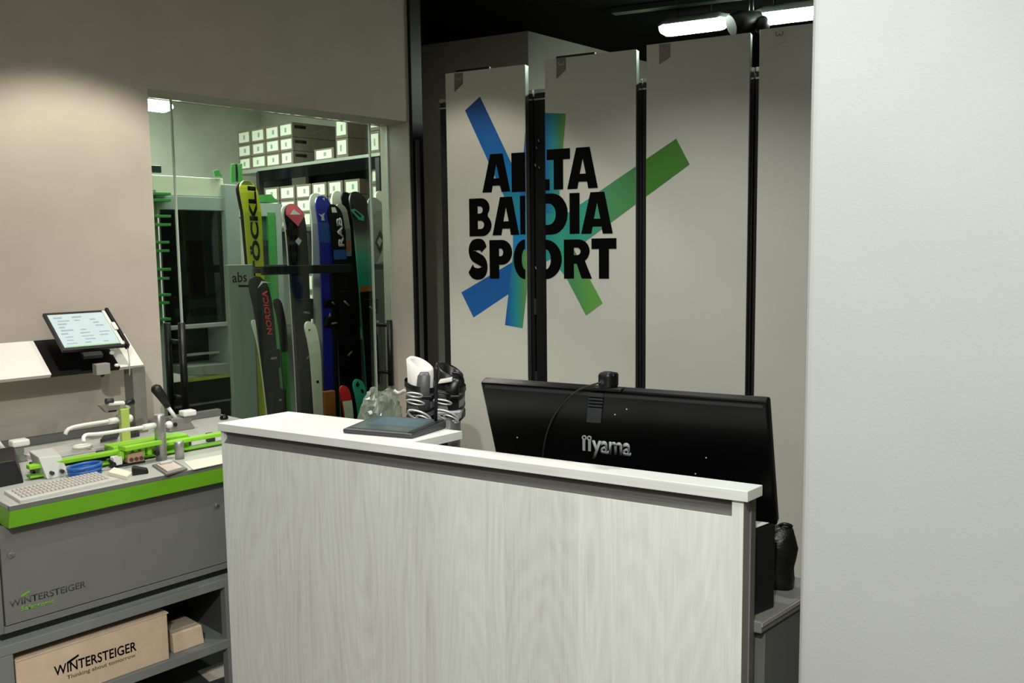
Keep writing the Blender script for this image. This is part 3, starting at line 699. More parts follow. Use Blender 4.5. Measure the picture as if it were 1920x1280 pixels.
bm = BM(); tube(bm, [(p.x - 0.07, 4.80, p.z - 0.01), (p.x - 0.03, 4.83, p.z + 0.01), (p.x + 0.05, 4.9, p.z + 0.02)], [0.055, 0.06, 0.05], 18); t.part('lamp_head', bm, BLACK)
bm = BM(); ball(bm, (p.x + 0.07, 4.88, p.z - 0.004), 0.045); t.part('joint', bm, BLACK)
bm = BM(); tube(bm, [(p.x + 0.02, 4.87, p.z + 0.04), (p.x + 0.02, 4.87, ZC)], 0.012, 10); t.part('stem', bm, BLACK)
bm = BM(); q0, q1 = PF.onz(1150, 27, ZC - 0.03), PF.onz(1440, -8, ZC - 0.03)  # thin grey strip standing in for lamp light reflected on the ceiling
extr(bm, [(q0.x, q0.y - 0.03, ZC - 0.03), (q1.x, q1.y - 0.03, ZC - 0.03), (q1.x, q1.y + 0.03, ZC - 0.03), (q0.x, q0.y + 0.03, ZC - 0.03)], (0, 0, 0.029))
single('ceiling_glow_strip', bm, mat('glow_strip_grey', (70, 78, 74), 0.5), 'thin dark grey strip standing in for lamp light on the black ceiling', 'painted glow', PF, ((q0.x + q1.x) / 2, q0.y, ZC - 0.03))

# ================================================================== SERVICE BENCH
BZ, BF, BBK = 0.912, 2.726, 3.57
bL, bR = 0.842, 1.98
TOPG = mat('bench_top', (176, 178, 170), 0.45, noise=0.015, nscale=8)
t = Thing('ski_service_bench', 'grey and green ski service bench with open lower shelf by the wall', 'workbench', WF, (1.4, 3.1, 0))
t.part('bench_top', box(BM(), bL, bR, BF, BBK, BZ - 0.015, BZ, 0.002), TOPG)
t.part('top_edge', box(BM(), bL - 0.0015, bR, BF - 0.0015, BF + 0.01, BZ - 0.015, BZ - 0.0015), mat('edge_grey', (104, 104, 98), 0.5))
zg1, zg0 = BZ - 0.0155, 0.843
bm = BM(); hexa(bm, [(bL - 0.002, BF + 0.012, zg0), (bR, BF + 0.012, zg0), (bR, BBK, zg0), (bL - 0.002, BBK, zg0), (bL, BF - 0.001, zg1), (bR, BF - 0.001, zg1), (bR, BBK, zg1), (bL, BBK, zg1)], 0.002)
t.part('green_apron', bm, LIMED, label='bright green apron under the bench top')
PB2 = BF + 0.055
bl = WF.onb(6, 1100, PB2).x
zb0 = WF.onb(425, 1065, PB2).z
zs = WF.onb(425, 1054, PB2).z
t.part('front_panel', box(BM(), bl, bR - 0.02, PB2, PB2 + 0.02, zs + 0.002, zg0 - 0.001, 0.001), GREYM)
t.part('lower_panel', box(BM(), bl - 0.005, bR - 0.02, PB2, PB2 + 0.02, zb0, zs - 0.001, 0.001), GREYM)
t.part('side_panel', box(BM(), bl - 0.03, bl - 0.004, PB2 + 0.005, BBK - 0.03, zb0, zg0 - 0.001), GREYM)
for x, y in ((20, 1039), (406, 947)):
    p = WF.onb(x, y, PB2); s = t.part('bolt', tube(BM(), [(p.x, PB2 + 0.001, p.z), (p.x, PB2 - 0.006, p.z)], 0.009, 14), STEEL)
    t.part('bolt_head', tube(BM(), [(p.x, PB2 - 0.005, p.z), (p.x, PB2 - 0.010, p.z)], 0.005, 6), ALU, s)
def text_on(T, s, fr, b, x0, y0, x1, y1, h, m, bold=0.0, parent=None, name='lettering', th_=0.0008):
    q0, q1, q2 = fr.onb(x0, y0, b), fr.onb(x1, y1, b), fr.onb(x0, y0 - h, b)
    bm = fit(text2d(s, bold), (q0.x, b, q0.z), (q1.x - q0.x, 0, q1.z - q0.z), (0, 0, q2.z - q0.z), th_)
    return T.part(name, bm, m, parent)
def quad_on(T, fr, b, pts, m, parent=None, name='print', th_=0.0008):
    P = [fr.onb(x, y, b) for x, y in pts]
    return T.part(name, fit(flat2d([[(p.x, p.z) for p in P]]), (0, b, 0), (1, 0, 0), (0, 0, 1), th_, (0, 1, 0, 1)), m, parent)
LINK = mat('lettering_grey', (66, 66, 63), 0.6)
text_on(t, 'WINTERSTEIGER', WF, PB2, 18, 1139, 161, 1100, 13, LINK, 0.008)
text_on(t, 'Safetronic', WF, PB2, 40, 1146, 102, 1130, 9, LIMED, 0.01)
quad_on(t, WF, PB2, [(38, 1117), (55, 1106), (56, 1109), (40, 1119)], LIMED)
# open lower stand
SB = BF + 0.012
z1 = WF.onb(425, 1084, SB).z; z2 = WF.onb(425, 1100, SB).z
sl0 = WF.onb(0, 1215, SB).x - 0.02; sl1 = WF.onb(25, 1230, SB).x
SGREY = mat('stand_grey', (120, 122, 117), 0.45)
t.part('stand_rail', box(BM(), sl0, bR - 0.04, SB, SB + 0.03, z2, z1, 0.002), SGREY)
t.part('stand_top', box(BM(), sl0, bR - 0.04, SB + 0.031, BBK - 0.05, z1 - 0.012, z1 - 0.001), SGREY)
t.part('plinth', box(BM(), sl0 + 0.04, bR - 0.08, SB + 0.05, BBK - 0.08, z1 - 0.001, zb0 + 0.001), BLACK)
SHZ = 0.288
sr0 = WF.onb(424, 1150, SB).x
for x0, x1 in ((sl0, sl1), (sr0, sr0 + 0.035)):
    t.part('leg', box(BM(), x0, x1, SB, SB + 0.035, 0.0, z2 - 0.0005, 0.002), SGREY)
    t.part('leg', box(BM(), x0, x1, BBK - 0.10, BBK - 0.065, 0.0, z2 - 0.0005, 0.002), SGREY)
t.part('shelf', box(BM(), sl0 + 0.003, sr0 + 0.035, SB - 0.001, BBK - 0.07, SHZ - 0.032, SHZ, 0.002), SGREY)
t.part('back_board', box(BM(), sl0 + 0.003, sr0 + 0.035, BBK - 0.066, BBK - 0.055, SHZ, z1 - 0.02), DARKG)
t.part('side_board', box(BM(), sr0 + 0.008, sr0 + 0.020, SB + 0.04, BBK - 0.11, SHZ, z2), mat('stand_side', (70, 72, 68), 0.5))
t.part('base_shelf', box(BM(), sl0 + 0.003, sr0 + 0.034, SB + 0.04, BBK - 0.11, 0.10, 0.12), DARKG)
# column and sloping lamp bar at the rear
t = Thing('bench_gantry', 'grey column with a sloping white and black bar standing at the rear of the bench', 'gantry', WF, (1.4, 3.5, BZ))
c_a0 = WF.onb(248, 690, 3.45).x; c_a1 = WF.onb(272, 690, 3.45).x
c_z = WF.onb(272, 686, 3.45).z
t.part('column', box(BM(), c_a0, c_a1, 3.45, 3.53, BZ + 0.0005, c_z, 0.002), mat('column_grey', (118, 116, 108), 0.45))
b0p = WF.onb(0, 712, 3.44); zl = b0p.z
bar_s = (0.16, 0.115)                          # run and rise of the sloping face
def bar(x0, x1, m, nm, off=0.0):
    pa = WF.onb(x0, 700, 3.44).x; pb = WF.onb(x1, 690, 3.44).x
    bm = BM(); extr(bm, [(pa, 3.44 - off, zl + off), (pa, 3.44 + bar_s[0], zl + bar_s[1] + off), (pa, 3.44 + bar_s[0], zl + bar_s[1] - 0.02), (pa, 3.455, zl - 0.012)], (pb - pa, 0, 0))
    return t.part(nm, bm, m)
bar(-60, 96, WHITEP, 'bar_cover'); bar(96.5, 226, BLACKG, 'display_strip'); bar(226.5, 270, WHITEP, 'bar_end')
p = WF.onb(193, 691, 3.41)
bx_ = t.part('sensor_box', box(BM(), p.x - 0.028, p.x + 0.024, 3.40, 3.438, p.z - 0.022, p.z + 0.02, 0.002), mat('sensor_grey', (150, 148, 140), 0.5))
t.part('sensor_tip', tube(BM(), [(p.x, 3.418, p.z - 0.022), (p.x, 3.418, p.z - 0.032)], [0.009, 0.005], 10), BLACK, bx_)
for x, y in ((210, 661), (219, 685)):
    q = WF.onb(x, y, 3.45); t.part('clip', ball(BM(), (q.x, 3.45, q.z), (0.010, 0.008, 0.008), 10, 8), WHITEP)
# rear ledge
t.part('rear_ledge', box(BM(), bL, bR - 0.02, BBK - 0.03, BBK, BZ + 0.0005, BZ + 0.03, 0.002), mat('ledge_grey', (100, 100, 95), 0.5))

# tablet screen on the bar
tb = WF.onb(118, 657, 3.425); aR_ = WF.onb(236, 646, 3.425).x
tt = WF.ona(80, 587, tb.x)
dn = Vector((0, tt.y - 3.425, tt.z - tb.z)); hN = dn.normalized(); nn = Vector((0, hN.z, -hN.y))   # nn points behind the screen
T0 = Vector((tb.x, 3.425, tb.z)); aw = aR_ - tb.x
def tabp(u, v, w=0.0): return T0 + Vector((aw * u, 0, 0)) + dn * v + nn * w
def slab(u0, u1, v0, v1, w0, w1, bev=0.0):
    return hexa(BM(), [tabp(u0, v0, w0), tabp(u1, v0, w0), tabp(u1, v0, w1), tabp(u0, v0, w1), tabp(u0, v1, w0), tabp(u1, v1, w0), tabp(u1, v1, w1), tabp(u0, v1, w1)], bev)
tt_ = Thing('tablet_display', 'tilted black-framed tablet screen mounted above the service bench', 'screen', WF, tuple(T0))
tt_.part('housing', slab(0, 1.0, 0, 1, 0.0, 0.014, 0.002), BLACK)
tt_.part('screen', slab(.045, .93, .06, .93, -0.0012, 0.001), SCREEN, label='pale blue lit screen')
tt_.part('side_frame', slab(1.005, 1.06, -.02, 1.03, -0.006, 0.02, 0.003), BLACKM)
tt_.part('bright_edge', slab(.935, .985, .03, .97, -0.002, 0.0), WHITEP)
tt_.part('latch', slab(.95, 1.02, .40, .60, -0.010, -0.001, 0.003), WHITEP)
tt_.part('bracket', slab(.3, .6, -.12, .25, 0.0145, 0.03), BLACK)
scr_t = mat('screen_text', (142, 160, 168), 0.4, emit=0.2)
for r in range(9):
    for c in range(3):
        if random.random() < 0.75:
            u0 = .10 + c * .28 + random.random() * .05; v0 = .14 + r * .085
            tt_.part('screen_line', slab(u0, u0 + .08 + random.random() * .13, v0, v0 + .018 + 0.02 * random.random(), -0.0018, -0.0011), scr_t)
tt_.part('screen_line', slab(.06, .92, .065, .085, -0.0018, -0.0011), mat('screen_green', (130, 190, 120), 0.4, emit=0.35))
bm = BM(); q = tabp(.99, .1, -0.004); p2 = WF.onb(241, 690, 3.44)
tube(bm, smooth([q, q + Vector((.01, -.01, -.03)), (p2.x, 3.43, p2.z + 0.02), (p2.x + .005, 3.445, p2.z - .03)]), 0.002, 6); tt_.part('cable', bm, LGREY)

# ------------------------------------------------------------------ ski vise on the bench
VGREEN = LIME
def bz(px, py, h=0.0): return WF.onz(px, py, BZ + h)
v = Thing('ski_vise', 'lime green ski vise rail with steel posts across the service bench', 'ski vise', WF, tuple(bz(210, 870)))
def beam(p, q, w, h):
    p, q = Vector(p), Vector(q); d = (q - p); d.z = 0; n = Vector((-d.y, d.x, 0)).normalized() * w / 2
    return hexa(BM(), [p - n, q - n, q + n, p + n, p - n + Vector((0, 0, h)), q - n + Vector((0, 0, h)), q + n + Vector((0, 0, h)), p + n + Vector((0, 0, h))], 0.003)
pL, pR = bz(52, 880, 0.034), bz(424, 815, 0.034)
v.part('top_rail', beam(pL, pR, 0.030, 0.014), VGREEN)
v.part('bottom_rail', beam(pL + Vector((0, 0, -0.028)), pR + Vector((0, 0, -0.028)), 0.036, 0.008), LIMED)
m1, m2 = bz(118, 873, 0.015), bz(212, 857, 0.015)
v.part('rail_web', beam(m1, m2, 0.026, 0.018), BLACK)
for x, y in ((66, 885), (190, 863), (350, 835), (395, 828)):
    p = bz(x, y); v.part('rail_foot', box(BM(), p.x - 0.012, p.x + 0.012, p.y - 0.015, p.y + 0.015, BZ, BZ + 0.034, 0.002), DARKG)
m1, m2 = bz(205, 860, 0.010), bz(345, 834, 0.010)
v.part('clamp_body', beam(m1, m2, 0.075, 0.046), VGREEN)
m1, m2 = bz(228, 845, 0.057), bz(300, 831, 0.057)
v.part('clamp_jaw', beam(m1, m2, 0.05, 0.016), VGREEN)
for k in range(5):
    p = bz(222 + k * 13, 852 - k * 2.2, 0.036); v.part('jaw_tooth', box(BM(), p.x - 0.010, p.x + 0.006, p.y - 0.035, p.y - 0.01, p.z - 0.012, p.z + 0.018, 0.004), VGREEN)
p = bz(283, 846, 0.03); v.part('pivot', tube(BM(), [(p.x, p.y - 0.05, p.z), (p.x, p.y - 0.03, p.z)], 0.008, 10), BLACK)
def post(x, y, ytop, r, m, nm='steel_post'):
    p = bz(x, y); zt_ = WF.ona(x, ytop, p.x).z
    # height from the picture at the post's own distance
    d = WF._ray(x, ytop); k = p.length if False else (p.y / d.y); zt_ = CAMH + d.z * k
    o = v.part(nm, tube(BM(), [(p.x, p.y, BZ), (p.x, p.y, zt_ - 0.004), (p.x, p.y, zt_)], [r, r, r * 0.88], 20), m)
    return p, zt_, o
p1, zt1, po1 = post(303, 862, 776, 0.0185, STEEL)
p3, zt3, po3 = post(337, 860, 827, 0.0155, STEEL, 'short_post')
def atb(px, py, p): return WF.onb(px, py, p.y)
r0 = atb(292, 797, p1); r1 = atb(268, 801, p1); r2 = atb(195, 812, p1); r3 = atb(160, 816, p1); r4 = atb(152, 822, p1)
v.part('guide_rod', tube(BM(), smooth([r0, r2, r3, r4 + Vector((0, -.02, -.01))]), 0.0065, 10), WHITEP)
v.part('rod_sleeve', tube(BM(), [r0, r1], 0.0105, 12), WHITEP)
kb = atb(317, 796, p1); v.part('clamp_knob', ball(BM(), kb, 0.013), WHITEP)
v.part('knob_stem', tube(BM(), [(p1.x, p1.y, kb.z), kb], 0.006, 8), STEEL)
# rear lime post with arm and caliper head
p = bz(236, 838); d = WF._ray(236, 765); zt_ = CAMH + d.z * (p.y / d.y)
v.part('rear_post', box(BM(), p.x - 0.016, p.x + 0.016, p.y - 0.012, p.y + 0.012, BZ, zt_, 0.003), mat('post_lime', (178, 196, 96), 0.45))
e0, e1_, e2_ = atb(222, 787, p), atb(136, 801, p), atb(122, 814, p)
v.part('guide_rod', tube(BM(), smooth([e0, atb(205, 789, p), e1_, e2_]), 0.0070, 10), WHITEP)
v.part('rod_sleeve', tube(BM(), [e0, atb(203, 790, p)], 0.0115, 12), WHITEP)
v.part('rod_holder', box(BM(), e0.x - 0.004, p.x, p.y - 0.011, p.y + 0.011, e0.z - 0.014, e0.z + 0.018, 0.002), mat('holder_grey', (130, 128, 118), 0.5))
kb = atb(243, 784, p); v.part('clamp_knob', ball(BM(), kb, (0.013, 0.013, 0.015)), WHITEP)
h0, h1 = atb(190, 760, p), atb(243, 752, p)
v.part('head_plate', extr(BM(), [atb(188, 760, p), atb(200, 756, p), atb(226, 759, p), atb(224, 768, p), atb(201, 774, p)], (0, 0.03, 0)), mat('head_grey', (128, 124, 114), 0.5))
v.part('head_arm', tube(BM(), [atb(203, 757, p), atb(230, 755, p), atb(242, 765, p)], 0.008, 8), WHITEP)
v.part('head_grip', tube(BM(), [atb(232, 758, p), atb(250, 752, p)], [0.008, 0.012], 10), BLACK)
v.part('head_bolt', tube(BM(), [atb(198, 752, p), atb(212, 751, p)], 0.010, 10), DARKG)
v.part('head_slot', box(BM(), atb(203, 771, p).x, atb(218, 771, p).x, p.y - 0.004, p.y + 0.01, atb(203, 773, p).z, atb(203, 770, p).z), BLACK)
# pale end block on the rail
q = [bz(*w) for w in ((89, 899), (131, 890))]
d = Vector((0, 0.10, 0)); hh = 0.070
v.part('end_block', hexa(BM(), [q[0], q[1], q[1] + d, q[0] + d, q[0] + Vector((-.012, .03, hh)), q[1] + Vector((-.012, .03, hh - .008)), q[1] + d + Vector((-.005, .02, hh + .004)), q[0] + d + Vector((-.01, .02, hh + .008))], 0.004), mat('block_grey', (190, 192, 184), 0.5))
for x, y in ((101, 884), (119, 880)):
    p = bz(x, y + 4, 0.018); v.part('block_screw', tube(BM(), [(p.x, q[0].y + 0.012, p.z), (p.x, q[0].y - 0.004, p.z)], 0.006, 10), DARKG)

# lever clamps at both ends
def lever(x, y, lab, flip=1):
    p = bz(x, y)
    T = Thing('lever_clamp', lab, 'clamp', WF, tuple(p), 'lever clamps at the rear of the bench')
    CL = mat('clamp_grey', (132, 132, 126), 0.45, metal=0.3)
    T.part('base', hexa(BM(), [p + Vector((-.055, -.02, 0)), p + Vector((.055, -.02, 0)), p + Vector((.055, .03, 0)), p + Vector((-.055, .03, 0)), p + Vector((-.04, -.015, .055)), p + Vector((.03, -.015, .05)), p + Vector((.03, .025, .05)), p + Vector((-.04, .025, .055))], 0.004), CL)
    T.part('jaw_pad', box(BM(), p.x + 0.005, p.x + 0.062, p.y - 0.026, p.y + 0.02, p.z + 0.055, p.z + 0.078, 0.006), WHITEP)
    T.part('jaw_neck', box(BM(), p.x + 0.012, p.x + 0.045, p.y - 0.015, p.y + 0.012, p.z + 0.03, p.z + 0.056, 0.003), CL)
    T.part('bolt', tube(BM(), [(p.x - 0.03, p.y - 0.017, p.z + 0.03), (p.x - 0.03, p.y - 0.024, p.z + 0.03)], 0.008, 10), BLACK)
    T.part('rod', tube(BM(), [p + Vector((-.012, 0, .045)), p + Vector((-.045, .01, .105))], 0.008, 10), WHITEP)
    T.part('grip', tube(BM(), [p + Vector((-.042, .01, .10)), p + Vector((-.060, .012, .14)), p + Vector((-.085, .015, .18)), p + Vector((-.09, .015, .19))], [0.012, 0.018, 0.021, 0.012], 14), BLACK)
lever(338, 806, 'lever clamp with black grip at the rear of the bench beside the glass doors')
lever(18, 868, 'lever clamp with black grip at the left edge of the bench')

# small things on the bench
def lump(name, pts, h, m, lab, cat, bev=0.001):
    P = [bz(x, y) for x, y in pts]; c = sum(P, Vector()) / len(P)
    return single(name, extr(BM(), P, (0, 0, h), bev), m, lab, cat, WF, tuple(c))
# ski binding lying on the vise
p = bz(240, 870); B_ = Thing('ski_binding', 'loose ski binding with black and tan parts beside the green vise', 'ski binding', WF, (p.x, p.y, BZ))
ba, bb = bz(208, 877), bz(270, 866); dv = (bb - ba)
B_.part('base_plate', beam(ba, bb, 0.03, 0.008), BLACK)
B_.part('heel_piece', beam(ba + dv * .45 + Vector((0, 0, .0085)), ba + dv * .95 + Vector((0, 0, .0085)), 0.036, 0.034), mat('binding_tan', (176, 142, 118), 0.5))
B_.part('toe_piece', beam(ba + dv * .04 + Vector((0, 0, .0085)), ba + dv * .3 + Vector((0, 0, .0085)), 0.034, 0.028), WHITEP)
B_.part('toe_wing', tube(BM(), [ba + dv * .02 + Vector((0, -.02, .014)), ba + dv * .08 + Vector((0, .022, .02))], 0.008, 8), BLACK)
for k in (.55, .7, .85): B_.part('spring_cap', tube(BM(), [ba + dv * k + Vector((0, -.021, .02)), ba + dv * k + Vector((0, .021, .02))], 0.007, 8), mat('binding_brown', (84, 52, 40), 0.5))
# measuring plate with a round window
M_ = Thing('measuring_plate', 'pale flat measuring plate with a round opening lying behind the vise', 'plate', WF, tuple(bz(130, 850)))
P = [bz(*w) for w in ((45, 858), (60, 851), (215, 822), (238, 818), (240, 822), (190, 835), (70, 863))]
M_.part('plate', extr(BM(), P, (0, 0, 0.012), 0.001), LGREY)
p = bz(154, 838, 0.013); M_.part('eyelet', tube(BM(), [(p.x + .03 * math.cos(x), p.y + .022 * math.sin(x), p.z + .004) for x in [i * math.pi / 8 for i in range(17)]], 0.005, 8, False), WHITEP)
P = [bz(x, y, 0.0125) for x, y in ((188, 830), (220, 823), (224, 815), (196, 820))]; M_.part('dark_window', extr(BM(), P, (0, 0, 0.012), 0.001), DARKG)
P = [bz(x, y) for x, y in ((241, 822), (262, 818), (256, 812), (243, 814))]; single('small_case', extr(BM(), P, (0, 0, 0.02), 0.002), DARKG, 'small dark case behind the lime green post', 'case', WF, tuple(bz(250, 817)))
# keyboard
K0, K1, K2, K3 = bz(38, 944), bz(224, 902), bz(178, 891), bz(8, 925)
kt = Thing('keyboard', 'long pale keyboard strip at the front left of the bench', 'keyboard', WF, tuple(bz(120, 915)))
kt.part('tray', extr(BM(), [K0, K1, K2, K3], (0, 0, 0.009), 0.001), LGREY)
bm = BM(); L0 = K3 - K0; W0 = K1 - K0
for r in range(4):
    for c in range(22):
        u = .05 + c * .04; w = .16 + r * .19
        o = K0 + W0 * u + L0 * w + Vector((0, 0, 0.0095))
        extr(bm, [o, o + W0 * .030, o + W0 * .030 + L0 * .13, o + L0 * .13], (0, 0, 0.004))
kt.part('keys', bm, mat('key_grey', (192, 186, 178), 0.5), kind='stuff')
# blue hose coil
c = bz(160, 889); H_ = BM()
for k in range(3):
    tube(H_, [(c.x + (.046 + .002 * k) * math.cos(x), c.y + (.040 + .002 * (k % 2)) * math.sin(x), BZ + .006 + .011 * k + 0.003 * math.sin(x + k)) for x in [i * math.pi / 12 for i in range(25)]], 0.0055, 8, False)
single('hose_coil', H_, HOSE, 'small coil of bright blue hose lying on the bench', 'hose', WF, (c.x, c.y, BZ))
lump('paper_note', [(203, 891), (238, 900), (249, 891), (214, 882)], 0.012, mat('note_cream', (228, 226, 205), 0.7), 'cream paper note lying on the bench beside the blue hose', 'paper')
p = bz(262, 888); bm = BM(); hexa(bm, [p + Vector((-.03, -.01, 0)), p + Vector((.02, -.022, 0)), p + Vector((.03, .0, 0)), p + Vector((-.015, .016, 0)), p + Vector((-.03, -.008, .03)), p + Vector((.018, -.02, .016)), p + Vector((.026, .0, .016)), p + Vector((-.015, .014, .03))], 0.004)
single('tape_dispenser', bm, BLACK, 'small black tape dispenser in front of the note on the bench', 'tape dispenser', WF, tuple(p))
F_ = Thing('parts_tray', 'shallow framed tray with pinkish insert on the bench near the counter', 'tray', WF, tuple(bz(316, 877)))
P = [bz(*w) for w in ((285, 874), (312, 892), (352, 881), (326, 866))]
F_.part('frame', extr(BM(), P, (0, 0, 0.006), 0.001), mat('tray_grey', (108, 106, 98), 0.5))
cP = sum(P, Vector()) / 4; F_.part('insert', extr(BM(), [cP + (q - cP) * .72 + Vector((0, 0, .0062)) for q in P], (0, 0, 0.003)), mat('tray_pink', (200, 186, 174), 0.6))
F_.part('bar', beam(cP + (P[0] - cP) * .55 + Vector((0, 0, .0095)), cP + (P[3] - cP) * .55 + Vector((0, 0, .0095)), 0.012, 0.008), LGREY)
lump('paper_sheet', [(345, 866), (362, 881), (418, 869), (416, 853)], 0.002, LABELM, 'white sheet of paper on the bench at the counter corner', 'paper', 0)
# black box at the left edge
P = [bz(*w) for w in ((-20, 918), (45, 905), (38, 876), (-20, 886))]
bm = BM(); hexa(bm, P + [q + Vector((-.015 if i in (1, 2) else 0, .02 if i in (0, 1) else 0, .075)) for i, q in enumerate(P)], 0.004)
single('black_case', bm, BLACK, 'black case standing at the left edge of the bench', 'case', WF, tuple(sum(P, Vector()) / 4))
p = WF.onb(420, 783, 3.45); k = Thing('round_knob', 'black round knob on a steel stem behind the counter corner', 'knob', WF, (p.x, 3.45, BZ))
k.part('stem', tube(BM(), [(p.x, 3.45, BZ), (p.x, 3.45, p.z)], 0.006, 8), STEEL); k.part('ball', ball(BM(), (p.x, 3.45, p.z), (0.018, 0.018, 0.014)), BLACKG)

# boxes on the lower shelf
XB = WF.onz(314, 1236, SHZ).y
q0 = WF.onb(28, 1236, XB); q1 = WF.onb(313, 1150, XB)
c = Thing('cardboard_box', 'long cardboard box with printed maker name on the bench shelf', 'box', WF, ((q0.x + q1.x) / 2, XB + 0.15, SHZ))
c.part('carton', box(BM(), q0.x, q1.x, XB, XB + 0.3, SHZ + 0.0005, q1.z, 0.002), CARD)
c.part('flap', box(BM(), q0.x, q1.x + 0.004, XB - 0.002, XB + 0.3, q1.z + 0.0002, q1.z + 0.004), CARD)
text_on(c, 'WINTERSTEIGER', WF, XB, 102, 1268, 256, 1219, 19, INK, 0.012)
text_on(c, 'Thinking about tomorrow', WF, XB, 126, 1276, 254, 1233, 10, mat('ink_brown', (96, 82, 70), 0.7), 0.004)
quad_on(c, WF, XB, [(125, 1241), (147, 1226), (148, 1229), (128, 1244)], INK)
XC = WF.onz(326, 1226, SHZ).y
q0 = WF.onb(323, 1184, XC); q1 = WF.onb(378, 1171, XC); q2 = WF.onb(384, 1209, XC)
c = Thing('small_carton', 'small open cardboard carton on the bench shelf beside the long box', 'box', WF, ((q0.x + q1.x) / 2, XC + 0.05, SHZ))
bm = BM(); hexa(bm, [(q0.x + .003, XC, SHZ + .0005), (q2.x, XC, SHZ + .0005), (q2.x, XC + .12, SHZ + .0005), (q0.x + .003, XC + .12, SHZ + .0005), (q0.x, XC, q1.z), (q1.x, XC, q1.z), (q1.x, XC + .12, q1.z), (q0.x, XC + .12, q1.z)], 0.003)
c.part('carton', bm, CARD)
c.part('flap', box(BM(), q0.x - 0.002, q1.x - 0.01, XC + 0.01, XC + 0.08, q1.z + 0.0005, q1.z + 0.01, 0.002), mat('carton_top', (150, 138, 120), 0.7))
p = WF.onz(408, 1258, 0.1205); bm = BM(); extr(bm, [p + Vector((-.06, -.05, 0)), p + Vector((.05, -.06, 0)), p + Vector((.06, .05, 0)), p + Vector((-.05, .05, 0))], (0, 0, 0.004))
single('leaflet', bm, mat('leaflet', (196, 190, 170), 0.7), 'pale leaflet lying on the floor shelf under the bench', 'leaflet', WF, tuple(p))

# ================================================================== WORKSHOP BEHIND THE GLASS
# --- shelf unit with boxes against the end wall
SA = 3.80
zsh = WF.ona(590, 303, SA).z
bfar = WF.ona(488, 312, SA).y; bnear = 4.62
t = Thing('storage_shelf', 'metal storage shelf full of boxes at the end of the workshop', 'shelf', WF, (SA + 0.2, (bfar + bnear) / 2, 0))
zlow = zsh - 0.46
t.part('shelf_board', box(BM(), SA - 0.03, SA + 0.45, bnear, bfar, zsh - 0.022, zsh, 0.002), mat('shelf_zinc', (150, 154, 144), 0.4, metal=0.3))
t.part('shelf_shadow_strip', box(BM(), SA - 0.025, SA - 0.005, bnear, bfar, zsh - 0.10, zsh - 0.0225), INK)  # black strip standing in for the shadow under the board edge
t.part('shelf_board', box(BM(), SA - 0.03, SA + 0.45, bnear, bfar, zlow - 0.03, zlow, 0.002), DARKG)
t.part('shelf_board', box(BM(), SA - 0.03, SA + 0.45, bnear, bfar, 1.02, 1.05, 0.002), DARKG)
for b_ in (bnear + 0.02, bfar - 0.02):
    for a_ in (SA - 0.02, SA + 0.43): t.part('upright', box(BM(), a_ - 0.02, a_ + 0.02, b_ - 0.02, b_ + 0.02, 0, zsh - 0.031), BLACKM)
t.part('back_sheet', box(BM(), SA + 0.455, SA + 0.465, bnear, bfar, 0.1, zsh - 0.031), mat('shelf_back', (30, 32, 30), 0.6))
MARK = mat('label_mark', (140, 148, 138), 0.7)
def boxed(lab, group, a_front, b0, b1, z0, z1, depth, big=True):
    T = Thing('shoe_box', lab, 'box', WF, (a_front + depth / 2, (b0 + b1) / 2, z0), group)
    b0, b1 = min(b0, b1), max(b0, b1); g = 0.004
    T.part('carton', box(BM(), a_front, a_front + depth, b0 + g, b1 - g, z0 + 0.0005, z1 - 0.002, 0.002), CARDD)
    w, h = b1 - b0, z1 - z0
    r0, r1 = (random.random() - .5) * .06, (random.random() - .5) * .06
    lb = T.part('label', box(BM(), a_front - 0.0015, a_front - 0.0002, b0 + w * (.13 + r0), b1 - w * (.13 + r0), z0 + h * (.16 + r1), z1 - h * (.14 - r1)), LABELM)
    m = b0 + w * (.5 + r1 * 3)
    T.part('label_mark', box(BM(), a_front - 0.0022, a_front - 0.0016, m - w * .06, m + w * .07, z0 + h * .34, z0 + h * .66), MARK, lb)
    return T
# lower shelf: six columns, three rows
cols = [(494, 523), (524, 553), (554, 583), (584, 613), (614, 643), (645, 675)]
zr = [WF.ona(508, y, SA).z for y in (317, 343.5, 369, 395)]
zr = [zlow + (zr[k] - zr[3]) for k in range(4)]
ORD = ('first', 'second', 'third', 'fourth', 'fifth', 'sixth'); ROW = ('top', 'middle', 'bottom')
for ci, (x0, x1) in enumerate(cols):
    b1_, b0_ = WF.ona(x0, 350, SA).y, WF.ona(x1, 350, SA).y
    for r in range(3): boxed('labelled box under the top workshop shelf, %s row, %s from the left' % (ROW[r], ORD[ci]), 'labelled boxes under the top workshop shelf', SA, b0_, b1_, zr[r + 1], zr[r], 0.34)
b1_, b0_ = WF.ona(573, 450, SA).y, WF.ona(594, 450, SA).y
for r in range(3): boxed('%s labelled box of the low stack seen between the pink-tipped and blue skis' % ('bottom', 'middle', 'top')[r], 'labelled boxes on the lowest workshop shelf', SA, b0_, b1_, 1.0505 + r * 0.14, 1.0505 + (r + 1) * 0.14, 0.3)
